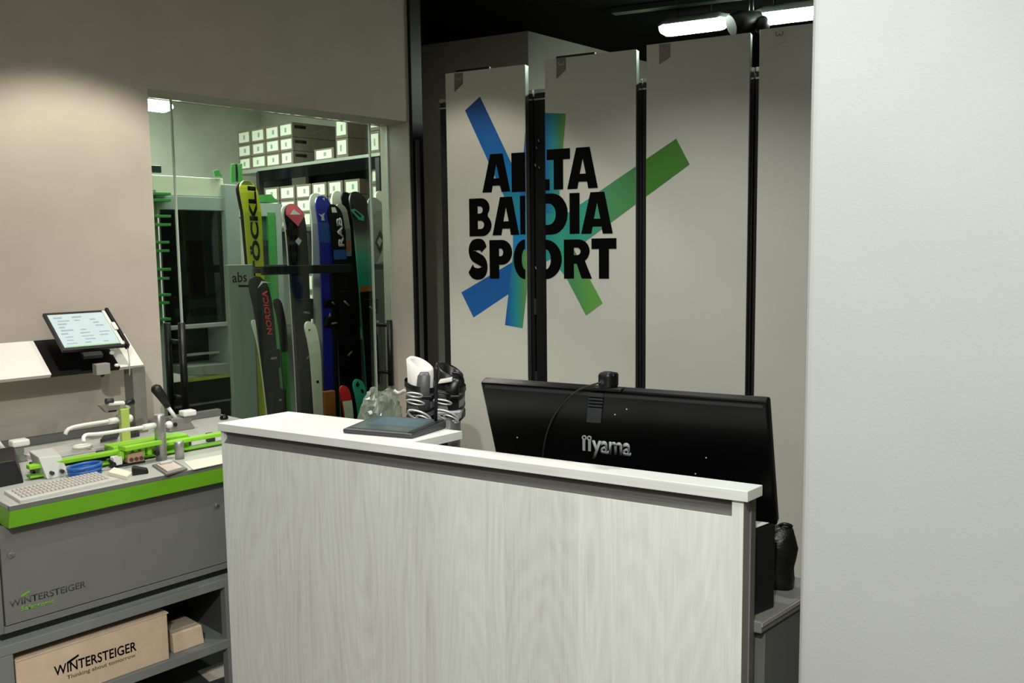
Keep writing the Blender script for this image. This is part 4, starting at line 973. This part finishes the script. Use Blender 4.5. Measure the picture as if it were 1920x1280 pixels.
# stack of long boxes on the top shelf, left
bs = [WF.ona(x, 260, SA).y for x in (445.5, 470, 497.5, 524, 549)]
zz = [zsh + 0.001] + [zsh + 0.001 + (WF.ona(536, y, SA).z - WF.ona(536, 298, SA).z) for y in (272, 246, 218)]
t.part('shelf_board', box(BM(), SA - 0.03, SA + 0.45, bfar + 0.001, bs[0] + 0.02, zsh - 0.03, zsh, 0.002), mat('shelf_zinc', (176, 182, 170)))
t.part('side_sheet', box(BM(), SA + 0.0, SA + 0.3, bfar + 0.03, bfar + 0.05, 0, zsh - 0.031), mat('side_sheet', (150, 156, 142), 0.5))
dl = WF.onb(650, 250, bs[4]).x - SA
for c in range(4):
    for r in range(3):
        T = boxed('long box stacked on the top shelf, %s row, %s' % (('bottom', 'middle', 'top')[r], ('leftmost column', 'second column', 'third column', 'rightmost column with dark side print')[c]), 'long boxes stacked on the top workshop shelf', SA, bs[c + 1], bs[c], zz[r], zz[r + 1], min(dl, 0.5))
        if c == 3: T.part('side_print', box(BM(), SA + 0.02, SA + 0.12, bs[4] + 0.0030, bs[4] + 0.0039, zz[r + 1] - 0.045, zz[r + 1] - 0.022), INK)
# pair of boxes further right on the top shelf, and the column by the right seam
b1_, b0_ = WF.ona(629, 270, SA).y, WF.ona(653, 270, SA).y
for r, (y0, y1) in enumerate(((294, 268), (268, 244))):
    z0, z1 = zsh + 0.001 + r * 0.135, zsh + 0.001 + (r + 1) * 0.135
    boxed(('lower' if r == 0 else 'upper') + ' of two boxes stacked alone on the top shelf near the glass seam', 'two boxes near the glass seam', SA, b0_, b1_, z0, z1, 0.30)
b1_, b0_ = WF.ona(588, 270, SA).y, WF.ona(626, 270, SA).y
boxed('single flat box with glossy wrap lying beside the two stacked boxes', 'two boxes near the glass seam', SA, b0_, b1_, zsh + 0.001, zsh + 0.085, 0.30)
b1_, b0_ = WF.ona(693, 250, SA).y, WF.ona(712, 250, SA).y
for k in range(2): boxed('%s labelled box on the top shelf seen through the right glass pane' % ('lower', 'upper')[k], 'boxes behind the right glass pane', SA, b0_, b1_, zsh + 0.001 + k * .15, zsh + 0.001 + (k + 1) * .15, 0.34)
b1_, b0_ = WF.ona(695, 330, SA).y, WF.ona(722, 330, SA).y
zlr = WF.ona(705, 352, SA).z
for k in range(3): boxed('%s labelled box below the top shelf seen through the right glass pane' % ('bottom', 'middle', 'top')[k], 'boxes low behind the right glass pane', SA, b0_, b1_, zlow + k * .13, zlow + (k + 1) * .13, 0.34)

# --- ceiling tube in the workshop
p0, p1 = WF.onb(262, 196, 5.6), WF.onb(318, 199, 5.6)
T = Thing('workshop_lamp', 'glowing white ceiling lamp seen through the left glass pane', 'lamp', WF, ((p0.x + p1.x) / 2, 5.6, p0.z))
T.part('diffuser', loft(BM(), [[(a_, 5.6 + 0.10 * s * math.cos(x), p0.z + 0.03 * s * math.sin(x)) for x in [i * math.pi / 8 for i in range(16)]] for a_, s in ((p0.x - .2, .6), (p0.x - .16, 1), (p1.x - .03, 1), (p1.x, .5))]), LAMPM)
T.part('housing', box(BM(), p0.x - 0.2, p1.x - 0.02, 5.53, 5.67, p0.z + 0.03, p0.z + 0.06), LGREY)
T.part('hanger', tube(BM(), [(p0.x, 5.6, p0.z + 0.05), (p0.x, 5.6, ZC - 0.12)], 0.008, 8), DARKG)

# --- grinding machine
MBk = 4.75
def W(x, y, b=MBk): return WF.onb(x, y, b)
def wbox(x0, x1, y0, y1, b, d, bev=0.0, fr=WF):
    p, q = fr.onb(x0, (y0 + y1) / 2, b), fr.onb(x1, (y0 + y1) / 2, b); zt_, zb_ = fr.onb((x0 + x1) / 2, y0, b).z, fr.onb((x0 + x1) / 2, y1, b).z
    return box(BM(), p.x, q.x, b, b + d, zb_, zt_, bev)
T = Thing('ski_grinding_machine', 'large pale grey and green ski grinding machine behind the glass', 'machine', WF, (W(370, 500).x, MBk + 0.4, 0))
zbot = 0.0
pA, pB = W(288, 400).x, W(456, 400).x
T.part('top_box', wbox(286, 419, 331, 367, MBk + .02, .5, .004), mat('machine_cream', (226, 230, 208), 0.5))
T.part('top_beam', wbox(286, 438, 368, 394, MBk, .6, .004), MBODY)
T.part('corner_post', wbox(431, 457, 346, 800, MBk - .02, .62, .006), MBODY)
T.part('left_post', wbox(284, 306, 394.5, 800, MBk, .6, .004), MBODY)
T.part('window', wbox(306, 430, 394.5, 607, MBk + .03, .004), mat_glass('machine_glass', (150, 170, 165), 1.2))
T.part('inner_wall', wbox(306, 430, 380, 640, MBk + .5, .02), mat('machine_inside', (44, 52, 54), 0.5))
T.part('inner_panel', wbox(404, 432, 400, 606, MBk + .22, .05), mat('inner_blue', (92, 112, 124), 0.4))
T.part('grinding_head', wbox(352, 402, 450, 560, MBk + .25, .12, .01), BLACK)
T.part('motor', tube(BM(), [W(408, 402, MBk + .2), W(408, 430, MBk + .2)], 0.03, 14), BLACK)
T.part('slide_bar', wbox(330, 431, 553, 557, MBk + .12, .03), mat('slide_grey', (140, 150, 148), 0.35, metal=.5))
T.part('slide_table', wbox(345, 431, 578, 591, MBk + .10, .12, .003), mat('slide_blue', (120, 134, 138), 0.4))
T.part('mid_rail', wbox(306, 436, 607.5, 615, MBk, .04, .002), LGREY)
T.part('lower_bay', wbox(306, 436, 616, 680, MBk + .25, .02), MDARK)
T.part('bay_bar', wbox(350, 428, 660, 664, MBk + .12, .02), LGREY)
q = [W(352, 706), W(440, 703), W(440, 681, MBk), W(352, 687, MBk)]
T.part('tray', hexa(BM(), [W(352, 704), W(438, 701), W(438, 701) + Vector((0, .3, 0)), W(352, 704) + Vector((0, .3, 0)), W(352, 688), W(438, 680), W(438, 680) + Vector((0, .3, 0)), W(352, 688) + Vector((0, .3, 0))], .003), mat('tray_pale', (150, 158, 146), 0.5))
T.part('yellow_strip', wbox(352, 437, 705, 711, MBk - .004, .02), mat('strip_yellow', (165, 172, 70), 0.5))
T.part('lower_door', wbox(306, 436, 712, 755, MBk + .004, .02), mat('door_dark', (20, 22, 20), 0.4))
T.part('lower_door', wbox(306, 436, 760, 960, MBk + .004, .02), mat('door_dark', (20, 22, 20)))
T.part('door_gap', wbox(306, 436, 756, 759.5, MBk + .002, .02), mat('gap_grey', (110, 114, 106), 0.5))
zq = W(370, 712).z
T.part('chassis', box(BM(), pA, pB - .02, MBk + .06, MBk + .58, 0, zq - .15), DARKG)
for x0, x1 in ((433.5, 442), (446.5, 455)): T.part('green_bracket', extr(BM(), [W(x0, 342), W(x1, 342), W(x1 - 1, 306), W(x0 + 1, 308)], (0, .015, 0)), MGREEN)
T.part('bracket_gap', wbox(442.5, 446, 308, 340, MBk + .004, .01), BLACK)
T.part('green_bracket', extr(BM(), [W(404, 331), W(417, 331), W(410, 318), W(401, 320)], (0, .02, 0)), MGREEN)
T.part('black_sensor', wbox(287, 303, 310, 324, MBk + .1, .08, .004), BLACK)
# rear half with green roof
MB2 = 4.95
T.part('green_roof', extr(BM(), [W(478, 379, MB2), W(522, 379, MB2), W(508, 364, MB2), W(478, 366, MB2)], (0, .5, 0)), MGREEN)
T.part('rear_body', extr(BM(), [W(457, 405, MB2), W(536, 405, MB2), W(528, 382, MB2), W(457, 379.5, MB2)], (0, .55, 0)), MBODY)
T.part('rear_window', wbox(470, 512, 406, 500, MB2 + .02, .01), mat('rear_glass', (70, 96, 96), 0.1))
T.part('rear_inside', wbox(484, 508, 450, 500, MB2 + .005, .01), mat('rear_dark', (28, 38, 38), 0.3))
T.part('green_post', wbox(512.5, 526, 398, 900, MB2 - .01, .3, .003), MGREEN)
T.part('rear_post', wbox(526.5, 537, 405, 900, MB2, .3, .003), MBODY)
# green comb of hooks on the left post
for y in (362, 374, 404, 420, 453, 469, 504, 521, 552, 567, 598):
    T.part('hook', wbox(292, 318 if y % 2 else 321, y - 1.5, y + 3.5, MBk - .07, .066, .002), MGREEN)
T.part('hook_bar', wbox(293, 299, 356, 610, MBk - .01, .008), mat('hook_bar', (120, 150, 125), 0.5))

# --- grey control column
CB = 4.16
T = Thing('control_column', 'grey control column lettered abs standing before the machine', 'column', WF, (WF.onb(458, 700, CB).x, CB + .1, 0))
pc0, pc1 = WF.onb(434, 640, CB), WF.onb(478, 640, CB); ztop = WF.onb(458, 496, CB).z
COLG = mat('column_face', (136, 146, 132), 0.5)
T.part('body', extr(BM(), [(pc0.x, CB, 0), (pc1.x, CB, 0), (pc1.x + .026, CB + .03, 0), (pc1.x + .026, CB + .04, 0), (pc0.x + .005, CB + .04, 0)], (0, 0, ztop), .003), COLG)
text_on(T, 'abs', WF, CB, 436, 530, 463, 528, 19, INK, 0.008)
quad_on(T, WF, CB, [(447, 534), (466, 534), (466, 538), (447, 538)], INK)

# --- ski rack
RB = 4.12
T = Thing('ski_rack', 'black metal ski rack with a top bar holding the row of skis', 'ski rack', WF, (WF.onb(580, 700, RB).x, RB + .2, 0))
ra0, ra1 = WF.onb(493, 505, RB).x, WF.onb(662, 505, RB).x; rz0, rz1 = WF.onb(580, 513, RB).z, WF.onb(580, 497, RB).z
T.part('top_bar', box(BM(), ra0, ra1, RB, RB + .025, rz0, rz1, .003), BLACKM)
T.part('rear_bar', box(BM(), ra0, ra1, RB + .36, RB + .385, rz0, rz1, .003), BLACKM)
for a_ in (ra0, ra1 - .03):
    T.part('side_bar', box(BM(), a_, a_ + .03, RB + .0255, RB + .3595, rz0 + .01, rz1 - .01, .003), BLACKM)
    T.part('post', box(BM(), a_, a_ + .03, RB + .17, RB + .20, .04, rz0 + .0095, .002), BLACKM)
T.part('base', box(BM(), ra0, ra1, RB + .02, RB + .36, 0, .04, .004), BLACKM)

# --- skis
def ski(name, lab, tip, low, wpx, b, m, bands=(), shapes=(), texts=(), binding=None, zend=.045, group='skis standing in the workshop rack', tail=None, cat='ski'):
    P0 = WF.onb(tip[0], tip[1], b); P1 = WF.onb(low[0], low[1], b)
    dirv = (P1 - P0); k = (zend - P0.z) / dirv.z; PE = P0 + dirv * k; L = (PE - P0).length
    if tail is not None: PE = WF.onb(*tail, b); L = (PE - P0).length
    w = WF.onb(tip[0] + wpx, tip[1], b).x - P0.x
    T = Thing(name, lab, cat, WF, (PE.x, b, PE.z), group)
    ax = (PE - P0).normalized(); side = Vector((1, 0, 0)); side = (side - ax * side.dot(ax)).normalized()
    def wid(s):
        if s < w * .62: q = 1 - s / (w * .62); return w * math.sqrt(max(0.0, 1 - q * q)) * .98
        u = (s - w * .62) / (L - w * .62)
        return w * (1 - .24 * math.sin(math.pi * min(1, u * 1.0)) )
    def bend(s): return .05 * max(0, 1 - s / .22) ** 2
    N = 26; ss = [w * .62 * (1 - math.cos(i / 8 * math.pi / 2)) for i in range(9)] + [w * .62 + (L - w * .62) * (i / 18) for i in range(1, 19)]
    rings = []
    for s in ss:
        c = P0 + ax * s + Vector((0, bend(s), 0)); h = max(wid(s) / 2, .001)
        rings.append([c - side * h, c + side * h, c + side * h + Vector((0, .012, 0)), c - side * h + Vector((0, .012, 0))])
    body = T.part('body', loft(BM(), rings, smooth=False), m)
    def s_of(py): return max(0.0, (WF.onb(tip[0] + (low[0] - tip[0]) * (py - tip[1]) / (low[1] - tip[1]), py, b) - P0).length if py > tip[1] else 0.0)
    for (y0, y1, u0, u1, mm) in bands:
        s0, s1 = s_of(y0), s_of(y1); bm = BM(); rr = []
        for i in range(13):
            s = s0 + (s1 - s0) * i / 12; c = P0 + ax * s + Vector((0, bend(s), 0)); ww = wid(s)
            if ww < .004: ww = .004
            a_, b2 = c + side * ww * u0, c + side * ww * u1
            rr.append([a_ + Vector((0, -.0016, 0)), b2 + Vector((0, -.0016, 0)), b2, a_])
        T.part('graphic', loft(bm, rr, smooth=False), mm)
    for pts, mm in shapes:
        P = [WF.onb(x, y, b) for x, y in pts]; sm = sum((s_of(y) for x, y in pts)) / len(pts); off = bend(min(s_of(y) for x, y in pts))
        T.part('graphic', extr(BM(), [Vector((p.x, b - .0042 + bend((p - P0).length), p.z)) for p in P], (0, .0018, 0)), mm)
    for (s_, (x0, y0), (x1, y1), hpx, mm, bold) in texts:     # reads from (x0,y0) upwards to (x1,y1)
        q0, q1 = WF.onb(x0, y0, b), WF.onb(x1, y1, b); up = q1 - q0; hv = WF.onb(x0 - hpx, y0, b) - q0
        bm = fit(text2d(s_, bold), q0 + Vector((0, -.0016 + 0.002, 0)), up, hv, .0036)
        T.part('lettering', bm, mm)
    if binding:
        y0, y1, mm = binding
        for (f0, f1, hh) in ((0, .3, .05), (.62, 1, .065)):
            s0, s1 = s_of(y0 + (y1 - y0) * f0), s_of(y0 + (y1 - y0) * f1); c0_, c1_ = P0 + ax * s0, P0 + ax * s1; hw = w * .42
            T.part('binding', hexa(BM(), [c1_ - side * hw + Vector((0, -hh * .5, 0)), c1_ + side * hw + Vector((0, -hh * .5, 0)), c1_ + side * hw + Vector((0, -.0005, 0)), c1_ - side * hw + Vector((0, -.0005, 0)),
                                           c0_ - side * hw * .8 + Vector((0, -hh, 0)), c0_ + side * hw * .8 + Vector((0, -hh, 0)), c0_ + side * hw * .8 + Vector((0, -.0005, 0)), c0_ - side * hw * .8 + Vector((0, -.0005, 0))], .006), mm)
            cm = (c0_ + c1_) / 2 + Vector((0, -hh * .8, 0))
            T.part('binding_clip', tube(BM(), [cm - side * hw * (.1 + .4 * random.random()) + ax * .03 * (random.random() - .5), cm + side * hw * (.1 + .4 * random.random()) + ax * .05 * (random.random() - .5)], .006, 8), mat('clip_grey', (128, 130, 124), .4))
    return T
SILV = mat('print_silver', (200, 202, 194), 0.4)
SKIB = mat('ski_black', (5, 5, 6), 0.6, spec=0.15)
ski('ski', 'black ski peeking out behind the yellow ski', (463, 340), (474, 495), 30, 4.46, SKIB)
ski('ski', 'yellow ski with bold black lettering beside the grey column', (470.5, 337), (481, 500), 33, 4.42, YELLOW,
    bands=((338, 346, -.42, .42, mat('tip_dark', (60, 66, 12), 0.4)), (339.5, 352, -.40, .40, YELLOW)), texts=(('STÖCKLI', (492, 540), (479, 350), 18, INK, 0.035),))
ski('ski', 'black ski with red lettering leaning under the rack bar', (489, 518), (516, 765), 36, 4.0, SKIB,
    texts=(('NORDICA', (511, 627), (501, 545), 10, RED, 0.015),), shapes=(([(488, 540), (497, 527), (512, 530), (499, 530)], SILV),), binding=(655, 775, SKIB), group='skis leaning in front of the rack')
ski('ski', 'pale ski edge leaning behind the black red-lettered ski', (486, 600), (505, 770), 12, 4.05, SKIW, bands=((690, 790, -.5, .5, mat('ski_olive', (120, 130, 30), .4)),), group='skis leaning in front of the rack')
ski('ski', 'grey and white ski just left of the pink-tipped ski', (546, 384), (566, 765), 24, 4.36, SKIW, bands=((430, 800, -.5, .5, mat('ski_dkgrey', (72, 76, 72), .4)),))
ski('ski', 'black ski with a pink diamond tip', (556, 381), (579, 765), 36, 4.30, SKIB,
    bands=((381, 402, -.46, .46, PINK),), shapes=(([(539, 402), (575, 402), (560, 424)], PINK), ([(548, 402), (557, 392), (567, 402), (560, 415)], SILV), ([(552, 403), (558, 396), (563, 403), (559, 410)], PINK), ([(553, 452), (559, 445), (565, 451), (560, 460)], SILV)), binding=(560, 690, SKIB))
ski('ski', 'green-bottomed ski between the black skis', (528, 560), (541, 770), 15, 4.34, SKIB, bands=((660, 800, -.5, .5, mat('ski_green', (30, 130, 40), .4)),))
ski('ski', 'white ski with a broad tip behind the blue ski', (603, 361), (600, 765), 34, 4.38, SKIW)
ski('ski', 'bright white ski behind the dark lettered ski', (643, 357), (634, 765), 30, 4.40, SKIW)
ski('ski', 'deep blue ski with a small white emblem', (612, 366), (621, 735), 30, 4.30, BLUE,
    bands=((418, 455, -.49, .49, BLUE2),), shapes=(([(598, 400), (604, 403), (611, 399), (608, 405), (609, 413), (603, 413), (604, 407)], SILV), ([(612, 371), (616, 370), (615, 375)], SILV), ([(612, 600), (618, 586), (622, 605), (617, 600)], SILV)), binding=(560, 612, SKIB))
ski('ski', 'dark ski with pale block lettering beside the blue ski', (633, 382), (652, 765), 27, 4.28, SKIB,
    texts=(('RAB', (645, 462), (640, 408), 10, SILV, 0.03),), bands=((468, 486, -.49, .49, BLUE2), (388, 398, -.2, .15, SILV)), binding=(545, 690, SKIB))
ski('ski', 'narrow grey ski tip behind the lettered ski', (647, 381), (660, 765), 20, 4.33, mat('ski_ash', (150, 150, 138), .45), bands=((450, 470, -.4, .4, mat('ski_coral', (200, 110, 90), .4)), (480, 800, -.5, .5, SKIB)))
ski('ski', 'black ski tip behind the teal ski', (658, 359), (672, 765), 22, 4.36, SKIB)
ski('ski', 'black ski fading to teal with a teal ring emblem', (676, 358), (688, 540), 33, 4.26,
    mat_ramp('teal_fade', 2, 1.47 - .045, 1.95 - .045, [(0, (30, 150, 125)), (.25, (70, 165, 140)), (.42, (120, 150, 135)), (.58, (60, 64, 62)), (.72, (14, 14, 15)), (1, (12, 12, 12))]),
    shapes=(([(658, 393), (667, 391), (683, 405), (682, 414), (672, 412)], TEALM), ([(664, 396), (668, 395), (678, 405), (676, 408)], SKIB)), bands=((536, 546, -.5, .5, ORANGE), (546, 900, -.5, .5, SKIB)), binding=(560, 660, SKIB))
ski('ski', 'white ski tip at the far right behind the grey ski', (722, 357), (727, 765), 24, 4.40, SKIW, bands=((420, 800, -.5, .5, mat('ski_grey2', (110, 114, 102), .45)),))
ski('ski', 'grey ski with a black diamond seen through the right glass pane', (710, 369), (716, 765), 32, 4.25, SKIG,
    shapes=(([(712, 432), (721, 450), (712, 475), (703, 455)], SKIB), ([(711, 444), (716, 451), (711, 462), (706, 454)], SILV), ([(716, 470), (722, 462), (718, 490), (706, 494)], SILV)), bands=((495, 505, -.5, .5, SKIB), (505, 800, -.5, .5, mat('ski_grey3', (92, 98, 88), .5))))
# short front pieces in the lower rack
ski('ski', 'cream ski with two screw holes standing low in the rack', (589, 603), (598, 770), 21, 4.08, SKIW, shapes=(([(592, 715), (596, 712), (598, 717), (594, 718)], INK), ([(584, 618), (587, 617), (587, 620), (584, 620)], INK)), group='short skis low in the rack')
ski('ski', 'short red and white ski low in the rack', (654, 724), (655, 775), 18, 4.05, RED, bands=((752, 800, -.5, .5, SKIW),), group='short skis low in the rack')
ski('ski', 'short teal ski with black dots low in the rack', (680, 712), (682, 775), 21, 4.05, TEALM, shapes=(([(673, 722), (679, 716), (681, 722), (675, 727)], INK), ([(681, 731), (685, 730), (686, 736), (682, 737)], INK)), group='short skis low in the rack')
bm = BM(); p0, p1 = WF.onb(609, 735, 4.06), WF.onb(629, 735, 4.06)
box(bm, p0.x, p1.x, 4.06, 4.10, .0, p0.z, .003)
single('wooden_board', bm, ORANGE, 'orange-brown wooden board standing below the blue ski', 'board', WF, ((p0.x + p1.x) / 2, 4.08, 0))

# ================================================================== THINGS ON AND BEHIND THE COUNTER
# signature pad
def cz(px, py, h=0.0): return CF.onz(px, py, CT + h)
s = Thing('signature_pad', 'dark grey signature pad with bluish screen lying on the counter', 'signature pad', CF, tuple(cz(740, 805)))
f0, f1 = cz(642, 812), cz(772, 823, 0.0); b1_, b0_ = cz(838, 803, 0.0), cz(706, 793, 0.0)
Q = [f0, f1, b1_, b0_]
hf, hb = 0.014, 0.026
top = [q + Vector((0, 0, h)) for q, h in zip(Q, (hf, hf, hb, hb))]
PADM = mat('pad_grey', (58, 62, 64), 0.4)
s.part('case', hexa(BM(), [q + Vector((0, 0, .0005)) for q in Q] + top, .005), PADM)
def pq(u, v, h=0.0):
    a_ = top[0] + (top[1] - top[0]) * u; b_ = top[3] + (top[2] - top[3]) * u; return a_ + (b_ - a_) * v + Vector((0, 0, h))
def padslab(u0, u1, v0, v1, h, hh): return hexa(BM(), [pq(u0, v0, h), pq(u1, v0, h), pq(u1, v1, h), pq(u0, v1, h), pq(u0, v0, hh), pq(u1, v0, hh), pq(u1, v1, hh), pq(u0, v1, hh)])
s.part('glass', padslab(.06, .90, .10, .94, -.001, .0008), mat('pad_glass', (78, 88, 90), 0.15))
s.part('screen', padslab(.16, .86, .38, .88, .0008, .0014), mat('pad_screen', (78, 100, 110), 0.2, emit=0.03), label='muted blue screen')
s.part('side_strip', padslab(.92, .985, .05, .95, -.001, .0015), BLACK)
p = pq(.93, .90); q = KF.onb(819, 680, CF.w(p).y)
ql = CF.l(q)
pen = Thing('stylus', 'black stylus pen standing upright in the signature pad', 'stylus', CF, (p.x, p.y, p.z))
pb = CF.l(KF.onb(817, 788, CF.w(p).y))
pen.part('barrel', tube(BM(), [pb, pb + (ql - pb) * .88, pb + (ql - pb) * .93], [.0050, .0052, .0056], 12), BLACK)
pen.part('tip', tube(BM(), [pb + (ql - pb) * .93, pb + (ql - pb) * .985, ql], [.0048, .0030, .0012], 12), DARKG)

# low cabinet that carries boots and bag behind the counter
BY = 3.4; STZ = 0.855
x0, x1 = KF.onb(668, 800, BY).x, KF.onb(858, 800, BY).x
k = Thing('low_cabinet', 'low grey cabinet behind the counter carrying the ski boots', 'cabinet', KF, ((x0 + x1) / 2, BY, 0))
k.part('body', box(BM(), x0, x1, BY - .16, BY + .16, 0, STZ - .025, .003), GREYD)
k.part('top', box(BM(), x0, x1, BY - .17, BY + .17, STZ - .0245, STZ, .003), GREYD)

# ski boots
def boot(xc, ytop, lean, lab, white_side):
    """boot at picture column xc, toe towards the camera; cuff leaning sideways by lean"""
    X = KF.onb(xc, 760, BY).x; zt_ = KF.onb(xc, ytop, BY).z; Z = STZ + .001
    T = Thing('ski_boot', lab, 'ski boot', KF, (X, BY, STZ), 'pair of ski boots behind the counter')
    def ring(cx, cy, cz_, rx, ry, n=24, tx=0.0, ty=0.0): return [(cx + rx * math.cos(x), cy + ry * math.sin(x), cz_ + tx * math.cos(x) + ty * math.sin(x)) for x in [2 * math.pi * i / n for i in range(n)]]
    SHELL = mat('boot_shell', (86, 87, 88), .4); DRK = mat('boot_black', (16, 16, 17), .35); SIL = mat('buckle_silver', (205, 207, 200), .3, metal=.5)
    low = SHELL; cuffm = SHELL if white_side else mat('boot_grey', (120, 122, 118), .4)
    T.part('sole', loft(BM(), [ring(X, BY - .03, Z, .040, .122), ring(X, BY - .03, Z + .03, .040, .122)]), DRK)
    T.part('lower_shell', loft(BM(), [ring(X, BY - .03, Z + .031, .040, .120), ring(X, BY - .03, Z + .06, .044, .115), ring(X, BY - .015, Z + .10, .044, .092), ring(X, BY, Z + .14, .048, .07), ring(X, BY, Z + .18, .050, .062)]), low, smooth=True)
    T.part('cuff', loft(BM(), [ring(X, BY, Z + .125, .058, .070, ty=.02), ring(X + lean * .2, BY, Z + .17, .060, .070, ty=.01), ring(X + lean * .5, BY, Z + .215, .060, .068, ty=.01), ring(X + lean * .7, BY, Z + .245, .058, .066, tx=-.012, ty=.012)], caps=False), cuffm, smooth=True)
    # overlapping shell flaps, seen as steps across the front
    for i, (dz, hh, mm) in enumerate(((.118, .020, DRK), (.158, .010, DRK), (.198, .016, DRK))):
        T.part('shell_flap', loft(BM(), [ring(X + lean * .3, BY, Z + dz, .0615, .0735, tx=.010, ty=.012), ring(X + lean * .3, BY, Z + dz + hh, .0615, .0725, tx=.010, ty=.012)], caps=False), mm)
    R1 = ring(X + lean * .7, BY, Z + .235, .050, .056, tx=-.010); R2 = ring(X + lean, BY, zt_ - .022, .052, .052, tx=-.020, ty=.012); R3 = ring(X + lean, BY, zt_ - .016, .044, .044, tx=-.020, ty=.012); R4 = ring(X + lean, BY, zt_ - .024, .034, .034, tx=-.018, ty=.010); R5 = ring(X + lean * .8, BY, Z + .20, .030, .030)
    T.part('liner', loft(BM(), [R1, R2, R3, R4, R5], caps=False), mat('liner_white', (222, 222, 214), .5) if white_side else DRK, label='white padded liner' if white_side else None, smooth=True)
    T.part('tongue', loft(BM(), [ring(X + lean * .5 + .012, BY - .058, Z + .16, .026, .014), ring(X + lean * .7 + .014, BY - .062, Z + .24, .026, .012), ring(X + lean + .02, BY - .058, zt_ - .060, .024, .010), ring(X + lean + .022, BY - .054, zt_ - .045, .016, .006)]), SHELL if white_side else DRK, smooth=True)
    T.part('power_strap', loft(BM(), [ring(X + lean * .7, BY, Z + .238, .0635, .0745, tx=-.012, ty=.006), ring(X + lean * .8, BY, Z + .258, .062, .073, tx=-.014, ty=.006)], caps=False), DRK)
    def loop(cx, cz_, w, h, r, mm, nm, rot):
        P = []
        for i in range(17):
            x = i * math.pi / 8; u, v_ = w * math.cos(x), h * math.sin(x)
            P.append((cx + u * math.cos(rot) - v_ * math.sin(rot), BY - .080 - .004 * math.sin(x), cz_ + u * math.sin(rot) + v_ * math.cos(rot)))
        return T.part(nm, tube(BM(), P, r, 8, False), mm)
    loop(X - .004, Z + .142, .046, .016, .0046, SIL, 'buckle', -.38); T.part('buckle_lever', box(BM(), X - .03, X + .034, BY - .079, BY - .066, Z + .134, Z + .146, .003), DRK); loop(X + .012, Z + .128, .030, .010, .004, SIL, 'buckle', -.45)
    loop(X - .020, Z + .222, .030, .008, .0038, SIL if white_side else DRK, 'buckle', -.15); loop(X - .018, Z + .194, .034, .008, .0038, SIL, 'buckle', -.2)
    T.part('buckle_lever', box(BM(), X + .004, X + .046, BY - .080, BY - .068, Z + .205, Z + .218, .003), DRK)
    if not white_side:
        T.part('side_plate', hexa(BM(), [(X - .046, BY - .078, Z + .118), (X + .05, BY - .072, Z + .124), (X + .05, BY - .05, Z + .124), (X - .046, BY - .05, Z + .118), (X - .052, BY - .080, Z + .158), (X + .056, BY - .074, Z + .160), (X + .056, BY - .05, Z + .160), (X - .052, BY - .05, Z + .158)], .008), mat('plate_grey', (150, 152, 146), .35))
        T.part('side_plate_mark', box(BM(), X - .01, X + .03, BY - .0815, BY - .076, Z + .136, Z + .146), DRK)
        T.part('strap_pad', hexa(BM(), [(X - .035, BY - .082, Z + .262), (X + .02, BY - .082, Z + .270), (X + .02, BY - .03, Z + .270), (X - .035, BY - .03, Z + .262), (X - .030, BY - .078, Z + .276), (X + .02, BY - .078, Z + .286), (X + .02, BY - .03, Z + .286), (X - .030, BY - .03, Z + .276)], .004), LGREY)
        T.part('pull_loop', tube(BM(), [(X + .028 + .030 * math.cos(x), BY - .03, Z + .262 + .036 * math.sin(x)) for x in [-1.2 + 3.2 * i / 12 for i in range(13)]], .0055, 8), DRK)
    else:
        T.part('strap_end', tube(BM(), smooth([(X - .105, BY - .03, Z + .232), (X - .085, BY - .035, Z + .222), (X - .06, BY - .05, Z + .236)]), .007, 8), LGREY)
        T.part('heel_tab', hexa(BM(), [(X - .052, BY - .03, Z + .262), (X - .030, BY - .045, Z + .255), (X - .028, BY - .038, Z + .255), (X - .050, BY - .022, Z + .262), (X - .050, BY - .02, zt_ + .004), (X - .016, BY - .04, zt_ - .022), (X - .014, BY - .032, zt_ - .022), (X - .048, BY - .012, zt_ + .004)], .003), WHITEP)
    return T
boot(792, 672, -.006, 'grey ski boot with white liner and silver buckles behind the counter', True)
boot(842, 684, .006, 'black and grey ski boot with looped pull strap behind the counter', False)

# crumpled clear plastic bag
PX = KF.onb(712, 770, BY - .05); bm = BM(); rings = []
for i, (y, xl, xr) in enumerate(((836, 690, 745), (800, 672, 752), (782, 670, 752), (765, 674, 748), (752, 682, 745), (742, 688, 738), (735, 692, 730))):
    l_, r_ = KF.onb(xl, y, BY - .05), KF.onb(xr, y, BY - .05); c = (l_ + r_) / 2; w = (r_ - l_).length / 2
    if i == 0: c.z = STZ + .002
    rings.append([(c.x + w * math.cos(x) * (1 + .10 * math.sin(7 * x + 2.1 * i)), BY - .02 + .07 * math.sin(x) * (1 + .16 * math.sin(5 * x + 1.3 * i)), c.z + (.012 * math.sin(3 * x + i) if i else 0)) for x in [2 * math.pi * k / 36 for k in range(36)]])
loft(bm, rings, caps=False, smooth=False)
single('plastic_bag', bm, BAGM, 'crumpled clear plastic bag left of the ski boots', 'bag', KF, (PX.x, BY, STZ))
